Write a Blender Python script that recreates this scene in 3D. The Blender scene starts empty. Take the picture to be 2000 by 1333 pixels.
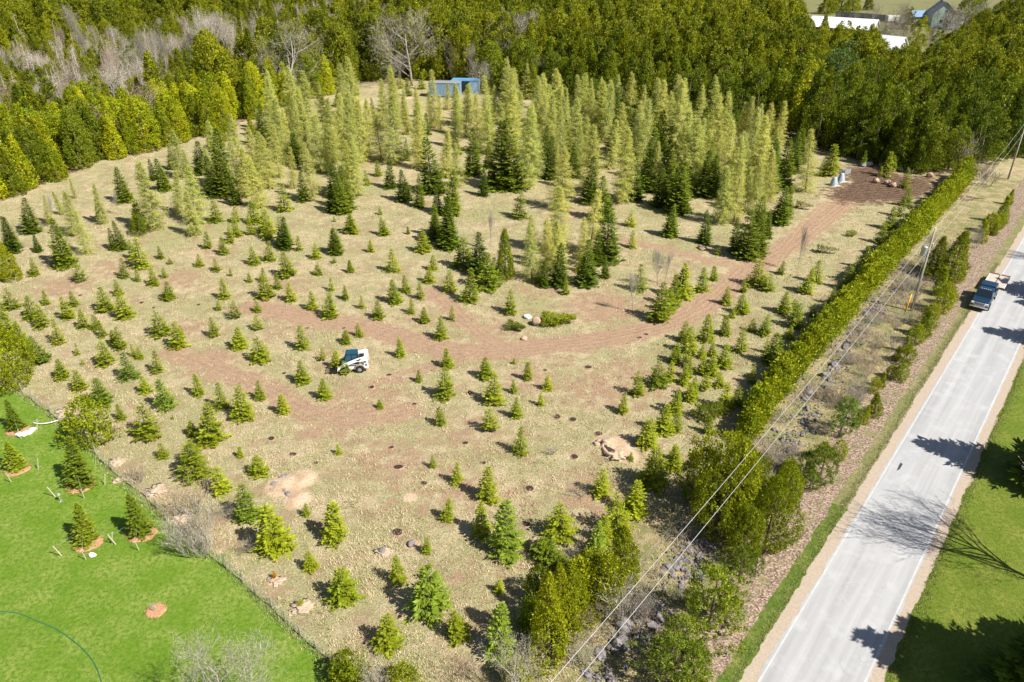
import bpy, math, random
import numpy as np
from math import sin, cos, radians, pi, sqrt, atan2, tan
from mathutils import Vector, Matrix, noise

# ------------------------------------------------------------------ camera, sky, sun, exposure
CAM_H = 44.0; FPX = 1500.0; PITCH = radians(28.5)
SC = bpy.context.scene
COL = SC.collection
cam_d = bpy.data.cameras.new('camera'); cam = bpy.data.objects.new('camera', cam_d); COL.objects.link(cam)
cam_d.sensor_width = 36.0; cam_d.lens = FPX / 2000 * 36.0
cam_d.clip_start = 0.5; cam_d.clip_end = 6000
cam.location = (0, 0, CAM_H); cam.rotation_euler = (pi / 2 - PITCH, 0, 0)
SC.camera = cam
SUN_EL = radians(47); SHADOW = Vector((-0.83, 0.56)).normalized()      # direction shadows fall on the ground
world = bpy.data.worlds.new('World'); SC.world = world; world.use_nodes = True
wn = world.node_tree.nodes; wl = world.node_tree.links
sky = wn.new('ShaderNodeTexSky'); sky.sky_type = 'NISHITA'; sky.sun_disc = False
sky.sun_elevation = SUN_EL; sky.sun_rotation = atan2(-SHADOW.x, -SHADOW.y)
wn['Background'].inputs[1].default_value = 0.052
wl.new(sky.outputs[0], wn['Background'].inputs[0])
sun_d = bpy.data.lights.new('sun', 'SUN'); sun_d.energy = 5.0; sun_d.angle = radians(0.5); sun_d.color = (1, 0.95, 0.86)
sun = bpy.data.objects.new('sun', sun_d); COL.objects.link(sun)
sun.rotation_euler = Vector((SHADOW.x * cos(SUN_EL), SHADOW.y * cos(SUN_EL), -sin(SUN_EL))).to_track_quat('-Z', 'Y').to_euler()
SC.view_settings.view_transform = 'Standard'; SC.view_settings.look = 'None'
SC.view_settings.gamma = 1.0; SC.view_settings.exposure = 0.82
SC.cycles.max_bounces = 5; SC.cycles.diffuse_bounces = 2; SC.cycles.glossy_bounces = 2
SC.cycles.transmission_bounces = 4; SC.cycles.transparent_max_bounces = 4

random.seed(7); rng = np.random.default_rng(7)
R = random.uniform
CP, SP = cos(PITCH), sin(PITCH)

# measured points of the site: photo pixel -> point on the flat ground, and back
def at(u, v, z=0.0):
    dx = (u - 1000) / FPX; dy = (666.5 - v) / FPX
    t = (CAM_H - z) / (SP - dy * CP)
    return (dx * t, (CP + dy * SP) * t)
def proj(x, y, z=0.0):
    d = y * CP + (CAM_H - z) * SP; up = y * SP + (z - CAM_H) * CP
    return (1000 + FPX * x / d, 666.5 - FPX * up / d)
def height_at(u, v, vt):
    x, y = at(u, v); k = (666.5 - vt) / FPX
    return CAM_H + y * (k * CP - SP) / (CP + k * SP)
def pts(l): return [at(*p) for p in l]

# ------------------------------------------------------------------ materials
def nodes(name):
    m = bpy.data.materials.new(name); m.use_nodes = True
    nt = m.node_tree
    return m, nt.nodes, nt.links, nt.nodes['Principled BSDF']
def setin(n, k, v):
    if k in n.inputs: n.inputs[k].default_value = v
def rgb(c): return (c[0], c[1], c[2], 1)
def mix(N, L, fac, a, b, mode='MIX'):
    n = N.new('ShaderNodeMix'); n.data_type = 'RGBA'; n.blend_type = mode
    def put(sock, val):
        if isinstance(val, bpy.types.NodeSocket): L.new(val, sock)
        elif isinstance(val, (int, float)): sock.default_value = val
        else: sock.default_value = rgb(val)
    put(n.inputs[0], fac); put(n.inputs[6], a); put(n.inputs[7], b)
    return n.outputs[2]
def noise_tex(N, L, scale, detail=4, rough=0.6, vec=None, obj=False):
    n = N.new('ShaderNodeTexNoise'); n.inputs['Scale'].default_value = scale
    n.inputs['Detail'].default_value = detail; n.inputs['Roughness'].default_value = rough
    if vec is not None: L.new(vec, n.inputs['Vector'])
    return n.outputs[0]
def ramp(N, L, fac, lo, hi):
    n = N.new('ShaderNodeMapRange'); n.clamp = True
    n.inputs[1].default_value = lo; n.inputs[2].default_value = hi
    L.new(fac, n.inputs[0]); return n.outputs[0]
def mth(N, L, op, a, b=None, c=None):
    n = N.new('ShaderNodeMath'); n.operation = op
    for i, v in enumerate((a, b, c)):
        if v is None: continue
        if isinstance(v, bpy.types.NodeSocket): L.new(v, n.inputs[i])
        else: n.inputs[i].default_value = v
    return n.outputs[0]
def bump(N, L, bsdf, h, strength, dist):
    n = N.new('ShaderNodeBump'); n.inputs['Strength'].default_value = strength; n.inputs['Distance'].default_value = dist
    L.new(h, n.inputs['Height']); L.new(n.outputs[0], bsdf.inputs['Normal'])

def plain(name, c, rough=0.6, metal=0.0, var=0.12, scale=3.0, spec=0.4, coat=0.0, c2=None):
    m, N, L, b = nodes(name)
    tc = N.new('ShaderNodeTexCoord')
    f = noise_tex(N, L, scale, 5, 0.65, tc.outputs['Object'])
    c2 = c2 or tuple(max(0, x * (1 - 2 * var)) for x in c)
    L.new(mix(N, L, ramp(N, L, f, .3, .7), c, c2), b.inputs['Base Color'])
    b.inputs['Roughness'].default_value = rough; b.inputs['Metallic'].default_value = metal
    setin(b, 'Specular IOR Level', spec); setin(b, 'Coat Weight', coat)
    return m
def foliage(name, c1, c2, trans=0.3, patch=None, patch_amt=0.35):
    m, N, L, b = nodes(name)
    oi = N.new('ShaderNodeObjectInfo')
    at_ = N.new('ShaderNodeAttribute'); at_.attribute_name = 'tint'
    c = mix(N, L, oi.outputs['Random'], c1, c2)
    if patch:
        geo = N.new('ShaderNodeNewGeometry')
        f = ramp(N, L, noise_tex(N, L, 0.35, 3, .6, geo.outputs['Position']), .45, .7)
        c = mix(N, L, mth(N, L, 'MULTIPLY', f, patch_amt), c, patch)
    c = mix(N, L, 1.0, c, at_.outputs['Color'], 'MULTIPLY')
    c = mix(N, L, 1.0, c, oi.outputs['Color'], 'MULTIPLY')
    L.new(c, b.inputs['Base Color']); b.inputs['Roughness'].default_value = 0.55
    setin(b, 'Specular IOR Level', 0.25)
    tr = N.new('ShaderNodeBsdfTranslucent'); L.new(c, tr.inputs['Color'])
    ms = N.new('ShaderNodeMixShader'); ms.inputs[0].default_value = trans
    L.new(b.outputs[0], ms.inputs[1]); L.new(tr.outputs[0], ms.inputs[2])
    L.new(ms.outputs[0], N['Material Output'].inputs[0])
    return m
M = {}
M['spruce'] = foliage('spruce_needles', (.225, .275, .014), (.315, .350, .020), .38)
M['tall_spruce'] = foliage('tall_spruce_needles', (.115, .165, .010), (.190, .235, .014), .32)
M['cedar'] = foliage('cedar_foliage', (.185, .232, .007), (.285, .310, .010), .36, (.31, .29, .012))
M['forest'] = foliage('forest_cedar_foliage', (.125, .168, .008), (.310, .330, .011), .34, (.31, .27, .016), .5)
M['pine'] = foliage('pine_needles', (.17, .23, .02), (.24, .29, .025), .36)
M['larch'] = foliage('larch_tufts', (.55, .59, .16), (.65, .66, .21), .52)
M['twig'] = foliage('bare_twigs', (.30, .27, .23), (.38, .34, .28), .0)
M['bark'] = plain('bark', (.20, .16, .12), .9, var=.25, scale=8)
M['pale_bark'] = plain('pale_bark', (.42, .39, .34), .9, var=.2, scale=6)

# ------------------------------------------------------------------ mesh helpers
def fast_mesh(name, V, Q, tint=None, smooth=False):
    """V (n,3), Q (m,k) polygons of k corners"""
    V = np.asarray(V, np.float32); Q = np.asarray(Q, np.int32)
    me = bpy.data.meshes.new(name); k = Q.shape[1]
    me.vertices.add(len(V)); me.vertices.foreach_set('co', V.ravel())
    me.loops.add(Q.size); me.loops.foreach_set('vertex_index', Q.ravel())
    me.polygons.add(len(Q)); me.polygons.foreach_set('loop_start', np.arange(0, Q.size, k, dtype=np.int32))
    me.polygons.foreach_set('loop_total', np.full(len(Q), k, np.int32))
    if smooth: me.polygons.foreach_set('use_smooth', np.ones(len(Q), bool))
    me.update(calc_edges=True)
    if tint is not None:
        a = me.attributes.new('tint', 'FLOAT_COLOR', 'POINT')
        T = np.ones((len(V), 4), np.float32); T[:, :3] = tint
        a.data.foreach_set('color', T.ravel())
    return me
def unit(v): return v / np.maximum(np.linalg.norm(v, axis=-1, keepdims=True), 1e-9)
def leaf_mesh(name, P, D, Ln, W, Nn, tint):
    """kite shaped leaf sprays: base P, direction D, length, width, facing normal"""
    P = np.asarray(P, float); D = unit(np.asarray(D, float)); Nn = np.asarray(Nn, float)
    S = unit(np.cross(D, Nn)); Ln = np.asarray(Ln, float)[:, None]; W = np.asarray(W, float)[:, None]
    n = len(P); V = np.empty((n, 4, 3))
    up = unit(np.cross(S, D))
    V[:, 0] = P; V[:, 2] = P + D * Ln
    V[:, 1] = P + D * Ln * .45 + S * W * .5 - up * W * .12; V[:, 3] = P + D * Ln * .45 - S * W * .5 - up * W * .12
    Q = np.arange(4 * n).reshape(n, 4)
    T = np.repeat(np.asarray(tint, float).reshape(n, -1), 4, axis=0)
    if T.shape[1] == 1: T = np.repeat(T, 3, axis=1)
    return fast_mesh(name, V.reshape(-1, 3), Q, T)

class MB:
    def __init__(s): s.v = []; s.f = []
    def add(s, vs, fs):
        o = len(s.v); s.v += [tuple(p) for p in vs]; s.f += [tuple(i + o for i in f) for f in fs]; return s
    def box(s, c, size, rz=0.0, taper=1.0, shift=(0, 0)):
        x, y, z = [k / 2 for k in size]; vs = []
        for sz in (-1, 1):
            t = taper if sz > 0 else 1.0; ox, oy = shift if sz > 0 else (0, 0)
            for sx, sy in ((-1, -1), (1, -1), (1, 1), (-1, 1)):
                px, py = sx * x * t + ox, sy * y * t + oy
                vs.append((c[0] + px * cos(rz) - py * sin(rz), c[1] + px * sin(rz) + py * cos(rz), c[2] + sz * z))
        return s.add(vs, [(3, 2, 1, 0), (4, 5, 6, 7), (0, 1, 5, 4), (1, 2, 6, 5), (2, 3, 7, 6), (3, 0, 4, 7)])
    def rod(s, p0, p1, r0, r1=None, n=8, caps=True):
        r1 = r0 if r1 is None else r1
        p0, p1 = Vector(p0), Vector(p1); d = (p1 - p0).normalized()
        a = d.orthogonal().normalized(); b = d.cross(a); vs = []
        for p, r in ((p0, r0), (p1, r1)):
            for i in range(n):
                t = 2 * pi * i / n; vs.append(p + (a * cos(t) + b * sin(t)) * r)
        fs = [(i, (i + 1) % n, n + (i + 1) % n, n + i) for i in range(n)]
        if caps: fs += [tuple(range(n - 1, -1, -1)), tuple(range(n, 2 * n))]
        return s.add(vs, fs)
    def path(s, pl, rs, n=5):
        pl = [Vector(p) for p in pl]; rings = []; a = None; vs = []
        for i, p in enumerate(pl):
            d = (pl[min(i + 1, len(pl) - 1)] - pl[max(i - 1, 0)]).normalized()
            a = d.orthogonal() if a is None else (a - d * a.dot(d)); a.normalize(); b = d.cross(a)
            r = rs[i] if hasattr(rs, '__len__') else rs
            vs += [p + (a * cos(2 * pi * k / n) + b * sin(2 * pi * k / n)) * r for k in range(n)]
        fs = []
        for i in range(len(pl) - 1):
            fs += [(i * n + k, i * n + (k + 1) % n, (i + 1) * n + (k + 1) % n, (i + 1) * n + k) for k in range(n)]
        m = len(pl) - 1
        fs += [tuple(range(n - 1, -1, -1)), tuple(m * n + k for k in range(n))]
        return s.add(vs, fs)
    def lathe(s, prof, n=20, c=(0, 0, 0)):
        vs = []; fs = []
        for r, z in prof:
            vs += [(c[0] + r * cos(2 * pi * k / n), c[1] + r * sin(2 * pi * k / n), c[2] + z) for k in range(n)]
        for i in range(len(prof) - 1):
            fs += [(i * n + k, i * n + (k + 1) % n, (i + 1) * n + (k + 1) % n, (i + 1) * n + k) for k in range(n)]
        fs += [tuple(range(n - 1, -1, -1)), tuple((len(prof) - 1) * n + k for k in range(n))]
        return s.add(vs, fs)
    def prism(s, poly, x0, x1):
        """poly of (y,z), extruded along x"""
        n = len(poly); vs = [(x0, y, z) for y, z in poly] + [(x1, y, z) for y, z in poly]
        fs = [tuple(range(n)), tuple(range(2 * n - 1, n - 1, -1))] + [(i, i + n, (i + 1) % n + n, (i + 1) % n) for i in range(n)]
        return s.add(vs, fs)
    def loft(s, rings):
        n = len(rings[0]); vs = [p for r in rings for p in r]; fs = []
        for i in range(len(rings) - 1):
            fs += [(i * n + k, i * n + (k + 1) % n, (i + 1) * n + (k + 1) % n, (i + 1) * n + k) for k in range(n)]
        fs += [tuple(range(n - 1, -1, -1)), tuple((len(rings) - 1) * n + k for k in range(n))]
        return s.add(vs, fs)
    def blob(s, c, r, seed=0, amp=.25, sub=2, freq=1.2):
        import bmesh
        bm = bmesh.new(); bmesh.ops.create_icosphere(bm, subdivisions=sub, radius=1.0)
        vs = []
        for v in bm.verts:
            k = 1 + amp * noise.noise(v.co * freq + Vector((seed * 7.3, seed * 1.7, 0)))
            k += amp * .5 * noise.noise(v.co * freq * 2.7 + Vector((0, seed * 3.1, 5)))
            vs.append((c[0] + v.co.x * r[0] * k, c[1] + v.co.y * r[1] * k, c[2] + v.co.z * r[2] * k))
        fs = [tuple(v.index for v in f.verts) for f in bm.faces]; bm.free()
        return s.add(vs, fs)
    def mesh(s, name, smooth=False):
        import bmesh
        me = bpy.data.meshes.new(name); me.from_pydata(s.v, [], s.f)
        bm = bmesh.new(); bm.from_mesh(me); bmesh.ops.recalc_face_normals(bm, faces=bm.faces); bm.to_mesh(me); bm.free()
        if smooth:
            for p in me.polygons: p.use_smooth = True
        return me
    def build(s, name, mat, parent=None, smooth=False, bevel=0.0):
        o = obj(name, s.mesh(name, smooth), mat, parent)
        if bevel:
            b = o.modifiers.new('bevel', 'BEVEL'); b.width = bevel; b.segments = 2; b.limit_method = 'ANGLE'
        return o

def obj(name, me, mat=None, parent=None):
    if mat is not None and not me.materials: me.materials.append(mat)
    o = bpy.data.objects.new(name, me); COL.objects.link(o)
    if parent is not None: o.parent = parent
    return o
def tag(o, label=None, cat=None, group=None, kind=None):
    if label: o['label'] = label
    if cat: o['category'] = cat
    if group: o['group'] = group
    if kind: o['kind'] = kind
    return o
def thing(name, label, cat, loc=(0, 0, 0), rz=0.0, group=None, sc=(1, 1, 1)):
    o = bpy.data.objects.new(name, None); COL.objects.link(o); o.empty_display_size = .2
    o.location = loc; o.rotation_euler = (0, 0, rz); o.scale = sc
    return tag(o, label, cat, group)

# ------------------------------------------------------------------ the ground: field with tracks, lawns, road
ROAD_D = np.array((sin(radians(38.71)), cos(radians(38.71)))); ROAD_N = np.array((ROAD_D[1], -ROAD_D[0]))
ROAD_L = np.array(at(1482, 1333)); ROAD_R = np.array(at(1689, 1333))
ROAD_W = float((ROAD_R - ROAD_L) @ ROAD_N)
def road_pt(s, t):
    p = ROAD_L + ROAD_D * s + ROAD_N * t; return (float(p[0]), float(p[1]))

TRACKS = [   # measured track centre lines (photo pixels), half width in metres, strength
    ([(1700, 350), (1650, 395), (1600, 435), (1540, 482), (1465, 525), (1425, 560), (1375, 600), (1310, 632), (1230, 652), (1150, 667), (1050, 678), (960, 688), (880, 685), (800, 665), (720, 640), (650, 630), (560, 612), (490, 600)], 1.9, 1.0),
    ([(1470, 525), (1400, 512), (1330, 495), (1270, 480), (1200, 468)], 1.3, .8),
    ([(1000, 690), (950, 660), (905, 625), (870, 590), (840, 570)], 1.5, .85),
    ([(340, 690), (420, 722), (500, 752), (570, 785), (620, 812), (700, 815), (800, 800)], 1.6, .8),
    ([(620, 812), (680, 780), (740, 750), (840, 715), (930, 690)], 1.3, .6),
    ([(1650, 395), (1610, 400), (1570, 440), (1520, 505), (1450, 540)], 1.0, .6),
]
BLOBS = [  # soil patches: px, py, radius m, strength
    (1180, 600, 6, .75), (1060, 560, 5, .5), (430, 490, 4, .5), (350, 545, 4.5, .6), (240, 520, 5, .55), (120, 560, 5, .6), (370, 640, 3.2, .6), (640, 830, 4, .6),
    (760, 900, 5, .55), (900, 850, 5, .4), (1250, 740, 6, .55), (1160, 760, 5, .6), (1040, 740, 4, .55), (1150, 970, 4, .5), (900, 950, 4, .45), (1000, 985, 4, .3),
    (700, 770, 4, .6), (750, 780, 4, .5), (410, 710, 4, .8), (480, 740, 3, .6), (560, 560, 5, .45), (820, 620, 4.5, .4), (1110, 420, 5, .5), (1190, 330, 6, .4), (560, 640, 4, .4), (1320, 560, 4, .5),
    (1250, 870, 3.5, .35), (930, 1130, 3, .4), (820, 980, 3, .35), (1290, 590, 4, .5), (700, 480, 4, .35), (950, 540, 4, .4), (1060, 690, 4, .4), (980, 640, 4, .45), (1330, 520, 4, .35)]
MUD = [(1640, 330), (1700, 320), (1770, 342), (1830, 345), (1840, 372), (1780, 395), (1735, 395), (1690, 400), (1640, 395), (1600, 385), (1615, 370), (1650, 355)]
MUD2 = [(1880, 372), (1935, 372), (2060, 380), (2060, 408), (1960, 398), (1870, 392)]
GREENS = [(480, 440, 5), (330, 462, 6), (700, 370, 8), (620, 330, 9), (1290, 420, 5), (1330, 480, 4), (1420, 470, 6), (1020, 590, 4), (960, 420, 5), (880, 470, 4), (1500, 640, 4), (1450, 700, 4), (1490, 560, 4), (1350, 640, 3), (820, 190, 9), (1310, 700, 4), (1600, 610, 3), (520, 420, 5), (420, 440, 5), (1210, 640, 3), (1560, 600, 3)]
SANDS = [(555, 950, 1.9), (590, 935, 1.6), (580, 975, 1.5), (1205, 872, 1.9), (1225, 892, 1.3), (1180, 865, 1.2), (128, 808, 1.2), (155, 830, .8), (228, 903, .9), (305, 960, 1.0), (352, 1015, .9), (538, 1136, .7), (592, 1185, .8), (747, 1080, .7), (805, 1064, .7), (800, 972, .8), (760, 545, .5), (780, 192, 5), (700, 200, 5)]
LAWN_EDGE = [(-120, 700), (-40, 742), (45, 773), (95, 808), (125, 832), (180, 884), (215, 920), (255, 956), (300, 998), (330, 1025), (385, 1068), (430, 1096), (500, 1166), (550, 1215), (620, 1275), (690, 1345), (760, 1420)]

def dist_poly(P, pl, signed=False):
    best = np.full(len(P), 1e9); lat = np.zeros(len(P))
    for a, b in zip(pl[:-1], pl[1:]):
        a = np.array(a); d = np.array(b) - a; L2 = d @ d
        t = np.clip(((P - a) @ d) / L2, 0, 1); q = P - a - t[:, None] * d
        dd = np.hypot(q[:, 0], q[:, 1]); sg = np.sign(d[0] * q[:, 1] - d[1] * q[:, 0])
        m = dd < best; best[m] = dd[m]; lat[m] = (dd * sg)[m]
    return (best, lat) if signed else best
def in_poly(P, pl):
    pl = np.array(pl); r = np.zeros(len(P), bool); j = len(pl) - 1
    for i in range(len(pl)):
        a, b = pl[i], pl[j]
        c = ((a[1] > P[:, 1]) != (b[1] > P[:, 1]))
        with np.errstate(divide='ignore', invalid='ignore'):
            xs = (b[0] - a[0]) * (P[:, 1] - a[1]) / (b[1] - a[1]) + a[0]
        r ^= c & (P[:, 0] < xs); j = i
    return r
def sm(x, a, b):
    t = np.clip((x - a) / (b - a), 0, 1); return t * t * (3 - 2 * t)
LAWN_W = pts(LAWN_EDGE)
LAWN_POLY = LAWN_W + [(-8, 10), (-160, 10), (-160, 82)]
def zones(P):
    soil = np.zeros(len(P)); lat = np.zeros(len(P)); best = np.full(len(P), 1e9)
    for pl, hw, st in TRACKS:
        d, l = dist_poly(P, pts(pl), True)
        soil = np.maximum(soil, st * (1 - sm(d, hw * .45, hw * 1.7)))
        m = d < best; best[m] = d[m]; lat[m] = l[m]
    for u, v, r, st in BLOBS:
        c = at(u, v); d = np.hypot(P[:, 0] - c[0], P[:, 1] - c[1]); soil = np.maximum(soil, st * (1 - sm(d, r * .35, r * 1.25)))
    mud = np.zeros(len(P))
    for pl in (MUD, MUD2):
        w = pts(pl); d = dist_poly(P, w + w[:1]); ins = in_poly(P, w)
        mud = np.maximum(mud, np.where(ins, .45 + .55 * sm(d, 0, 4), .45 * (1 - sm(d, 0, 3.5))))
    mud = np.clip(mud, 0, 1)
    green = np.zeros(len(P))
    for u, v, r in GREENS:
        c = at(u, v); d = np.hypot(P[:, 0] - c[0], P[:, 1] - c[1]); green = np.maximum(green, 1 - sm(d, r * .3, r * 1.3))
    sand = np.zeros(len(P))
    for u, v, r in SANDS:
        c = at(u, v); d = np.hypot(P[:, 0] - c[0], P[:, 1] - c[1]); sand = np.maximum(sand, 1 - sm(d, r * .6, r * 1.2))
    return soil, mud, green, sand, lat
def axis(lo, hi, step, far_lo, far_hi, g=1.12):
    mid = list(np.arange(lo, hi, step)); s = step; x = mid[-1]; up = []
    while x < far_hi: s *= g; x += s; up.append(x)
    s = step; x = lo; dn = []
    while x > far_lo: s *= g; x -= s; dn.append(x)
    return np.array(dn[::-1] + mid + up)
gx = axis(-72, 78, .4, -2500, 2500); gy = axis(24, 130, .4, -300, 5000, 1.05)
EDGE = [(-400, 520), (-60, 417), (0, 394), (60, 376), (115, 352), (190, 320), (300, 300), (330, 286), (440, 260), (480, 240), (560, 210), (640, 188), (700, 167), (760, 154), (850, 158), (930, 172), (1000, 192), (1100, 200), (1200, 220), (1350, 246), (1500, 268), (1600, 294), (1680, 316), (1760, 336), (1830, 345), (1885, 325), (1950, 312), (2300, 290)]
GX, GY = np.meshgrid(gx, gy); GP = np.stack([GX.ravel(), GY.ravel()], 1)
soil, mud, green, sand, lat = zones(GP)
def pnoise(P, s, o=0.0):   # cheap smooth value noise in numpy
    q = P * s + o; i = np.floor(q).astype(np.int64); f = q - i; f = f * f * (3 - 2 * f)
    def h(a, b): 
        n = (a * 374761393 + b * 668265263) & 0x7fffffff; n = ((n ^ (n >> 13)) * 1274126177) & 0x7fffffff
        return (n & 0xffff) / 65535.0
    x, y = i[:, 0], i[:, 1]
    return (h(x, y) * (1 - f[:, 0]) + h(x + 1, y) * f[:, 0]) * (1 - f[:, 1]) + (h(x, y + 1) * (1 - f[:, 0]) + h(x + 1, y + 1) * f[:, 0]) * f[:, 1]
side = (GP - ROAD_L) @ ROAD_N            # metres right of the left white line
field = (1 - sm(side, -12, -8)) * np.where(in_poly(GP, LAWN_POLY), 0, sm(dist_poly(GP, LAWN_W), 0, 2)) * sm(GP[:, 1], 26, 34) * (1 - sm(GP[:, 1], 240, 270))
GZ = field * (.10 * (pnoise(GP, .35) - .5) + .10 * (pnoise(GP, 1.1, 9) - .5) * (.4 + .8 * soil) + .28 * (pnoise(GP, .9, 31) - .5) * mud + .1 * (pnoise(GP, 1.9, 3) - .5) * mud)
for u, v, r in SANDS[:14]:
    c = at(u, v); d = np.hypot(GP[:, 0] - c[0], GP[:, 1] - c[1]); GZ += field * .18 * min(r, 1.5) * (1 - sm(d, 0, r)) * (.5 + pnoise(GP, 1.6, 5))
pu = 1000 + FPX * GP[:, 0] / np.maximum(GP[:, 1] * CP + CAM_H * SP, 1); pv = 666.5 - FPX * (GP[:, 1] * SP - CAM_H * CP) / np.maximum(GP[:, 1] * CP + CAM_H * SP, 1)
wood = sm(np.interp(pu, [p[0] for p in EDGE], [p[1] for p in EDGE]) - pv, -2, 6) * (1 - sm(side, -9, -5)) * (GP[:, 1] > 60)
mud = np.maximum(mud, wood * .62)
nx, ny = len(gx), len(gy)
idx = np.arange(nx * ny).reshape(ny, nx)
GQ = np.stack([idx[:-1, :-1], idx[:-1, 1:], idx[1:, 1:], idx[1:, :-1]], -1).reshape(-1, 4)
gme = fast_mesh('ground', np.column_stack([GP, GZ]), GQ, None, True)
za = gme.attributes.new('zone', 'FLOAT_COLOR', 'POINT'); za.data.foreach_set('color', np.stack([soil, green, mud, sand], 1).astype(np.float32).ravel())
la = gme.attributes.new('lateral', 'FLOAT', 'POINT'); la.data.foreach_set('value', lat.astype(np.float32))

m, N, L, b = nodes('field_ground')
geo = N.new('ShaderNodeNewGeometry'); pos = geo.outputs['Position']
zn = N.new('ShaderNodeAttribute'); zn.attribute_name = 'zone'
sep = N.new('ShaderNodeSeparateColor'); L.new(zn.outputs['Color'], sep.inputs[0])
lt = N.new('ShaderNodeAttribute'); lt.attribute_name = 'lateral'
big = noise_tex(N, L, .16, 4, .6, pos); midn = noise_tex(N, L, .8, 5, .65, pos); fine = noise_tex(N, L, 5.5, 4, .7, pos); vfine = noise_tex(N, L, 17, 3, .7, pos)
straw = mix(N, L, ramp(N, L, fine, .36, .66), (.270, .200, .115), (.56, .455, .27))
straw = mix(N, L, ramp(N, L, vfine, .45, .75), straw, (.72, .62, .43))
grn = mix(N, L, ramp(N, L, fine, .35, .65), (.125, .160, .040), (.36, .38, .16))
gfac = mth(N, L, 'ADD', ramp(N, L, mth(N, L, 'ADD', mth(N, L, 'MULTIPLY', big, .45), mth(N, L, 'MULTIPLY', midn, .55)), .42, .58), mth(N, L, 'MULTIPLY', sep.outputs[1], .55))
gfac = mth(N, L, 'MINIMUM', mth(N, L, 'MULTIPLY', gfac, ramp(N, L, vfine, .25, .6)), .62)
base = mix(N, L, gfac, straw, grn)
thin = ramp(N, L, noise_tex(N, L, .35, 5, .7, pos), .50, .62)
base = mix(N, L, mth(N, L, 'MULTIPLY', mth(N, L, 'MULTIPLY', thin, ramp(N, L, fine, .35, .58)), .80), base, (.31, .195, .125))
base = mix(N, L, mth(N, L, 'MULTIPLY', ramp(N, L, vfine, .50, .34), .70), base, (.13, .10, .055))
streak = N.new('ShaderNodeTexWave'); streak.wave_type = 'BANDS'; streak.inputs['Scale'].default_value = .42; streak.inputs['Distortion'].default_value = 2.2; streak.inputs['Detail Scale'].default_value = .5
cmb = N.new('ShaderNodeCombineXYZ'); L.new(lt.outputs['Fac'], cmb.inputs[0]); L.new(cmb.outputs[0], streak.inputs['Vector'])
near = ramp(N, L, mth(N, L, 'ABSOLUTE', lt.outputs['Fac']), 3.0, 1.4)
soilc = mix(N, L, ramp(N, L, fine, .3, .7), (.255, .155, .098), (.47, .32, .215))
soilc = mix(N, L, mth(N, L, 'MULTIPLY', ramp(N, L, noise_tex(N, L, 1.7, 6, .75, pos), .50, .64), .6), soilc, (.20, .125, .082))
soilc = mix(N, L, mth(N, L, 'MULTIPLY', ramp(N, L, streak.outputs['Fac'], .2, .9), mth(N, L, 'MULTIPLY', ramp(N, L, midn, .35, .6), mth(N, L, 'MULTIPLY', near, .28))), soilc, (.46, .33, .23))
sf = mth(N, L, 'ADD', sep.outputs[0], mth(N, L, 'MULTIPLY', mth(N, L, 'SUBTRACT', midn, .5), 2.8))
sf = mth(N, L, 'ADD', sf, mth(N, L, 'MULTIPLY', mth(N, L, 'SUBTRACT', fine, .5), 1.3))
base = mix(N, L, mth(N, L, 'MULTIPLY', ramp(N, L, sf, .25, .70), .95), base, soilc)
mw = N.new('ShaderNodeTexWave'); mw.wave_type = 'RINGS'; mw.rings_direction = 'Z'; mw.inputs['Scale'].default_value = .33; mw.inputs['Distortion'].default_value = 16; mw.inputs['Detail'].default_value = 4; mw.inputs['Detail Scale'].default_value = .25
mm = N.new('ShaderNodeMapping'); mm.inputs['Location'].default_value = (-at(1610, 300)[0], -at(1610, 300)[1], 0); L.new(pos, mm.inputs['Vector']); L.new(mm.outputs[0], mw.inputs['Vector'])
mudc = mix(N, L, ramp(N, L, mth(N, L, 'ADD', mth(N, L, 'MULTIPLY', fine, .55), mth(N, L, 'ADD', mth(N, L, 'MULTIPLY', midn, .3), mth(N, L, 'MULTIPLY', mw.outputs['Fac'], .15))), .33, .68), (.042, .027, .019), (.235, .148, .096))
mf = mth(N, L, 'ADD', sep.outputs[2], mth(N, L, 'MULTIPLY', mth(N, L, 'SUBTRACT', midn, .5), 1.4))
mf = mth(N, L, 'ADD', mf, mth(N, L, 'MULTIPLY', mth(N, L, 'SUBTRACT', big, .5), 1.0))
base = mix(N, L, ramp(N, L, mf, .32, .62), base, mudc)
sandc = mix(N, L, ramp(N, L, midn, .4, .6), (.62, .47, .33), (.47, .33, .21))
sa = mth(N, L, 'ADD', zn.outputs['Alpha'], mth(N, L, 'ADD', mth(N, L, 'MULTIPLY', mth(N, L, 'SUBTRACT', midn, .5), 1.8), mth(N, L, 'MULTIPLY', mth(N, L, 'SUBTRACT', fine, .5), 1.6)))
base = mix(N, L, ramp(N, L, sa, .45, .75), base, sandc)
L.new(base, b.inputs['Base Color']); b.inputs['Roughness'].default_value = .95; setin(b, 'Specular IOR Level', .15)
hb = mth(N, L, 'ADD', mth(N, L, 'MULTIPLY', fine, .7), mth(N, L, 'MULTIPLY', vfine, .35))
hb = mth(N, L, 'ADD', hb, mth(N, L, 'MULTIPLY', mth(N, L, 'MULTIPLY', mth(N, L, 'MULTIPLY', streak.outputs['Fac'], near), sep.outputs[0]), .12))
hb = mth(N, L, 'ADD', hb, mth(N, L, 'MULTIPLY', mth(N, L, 'MULTIPLY', midn, sep.outputs[2]), 3.0))
bump(N, L, b, hb, 1.0, .22)
tag(obj('ground', gme, m), kind='structure')

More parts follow.
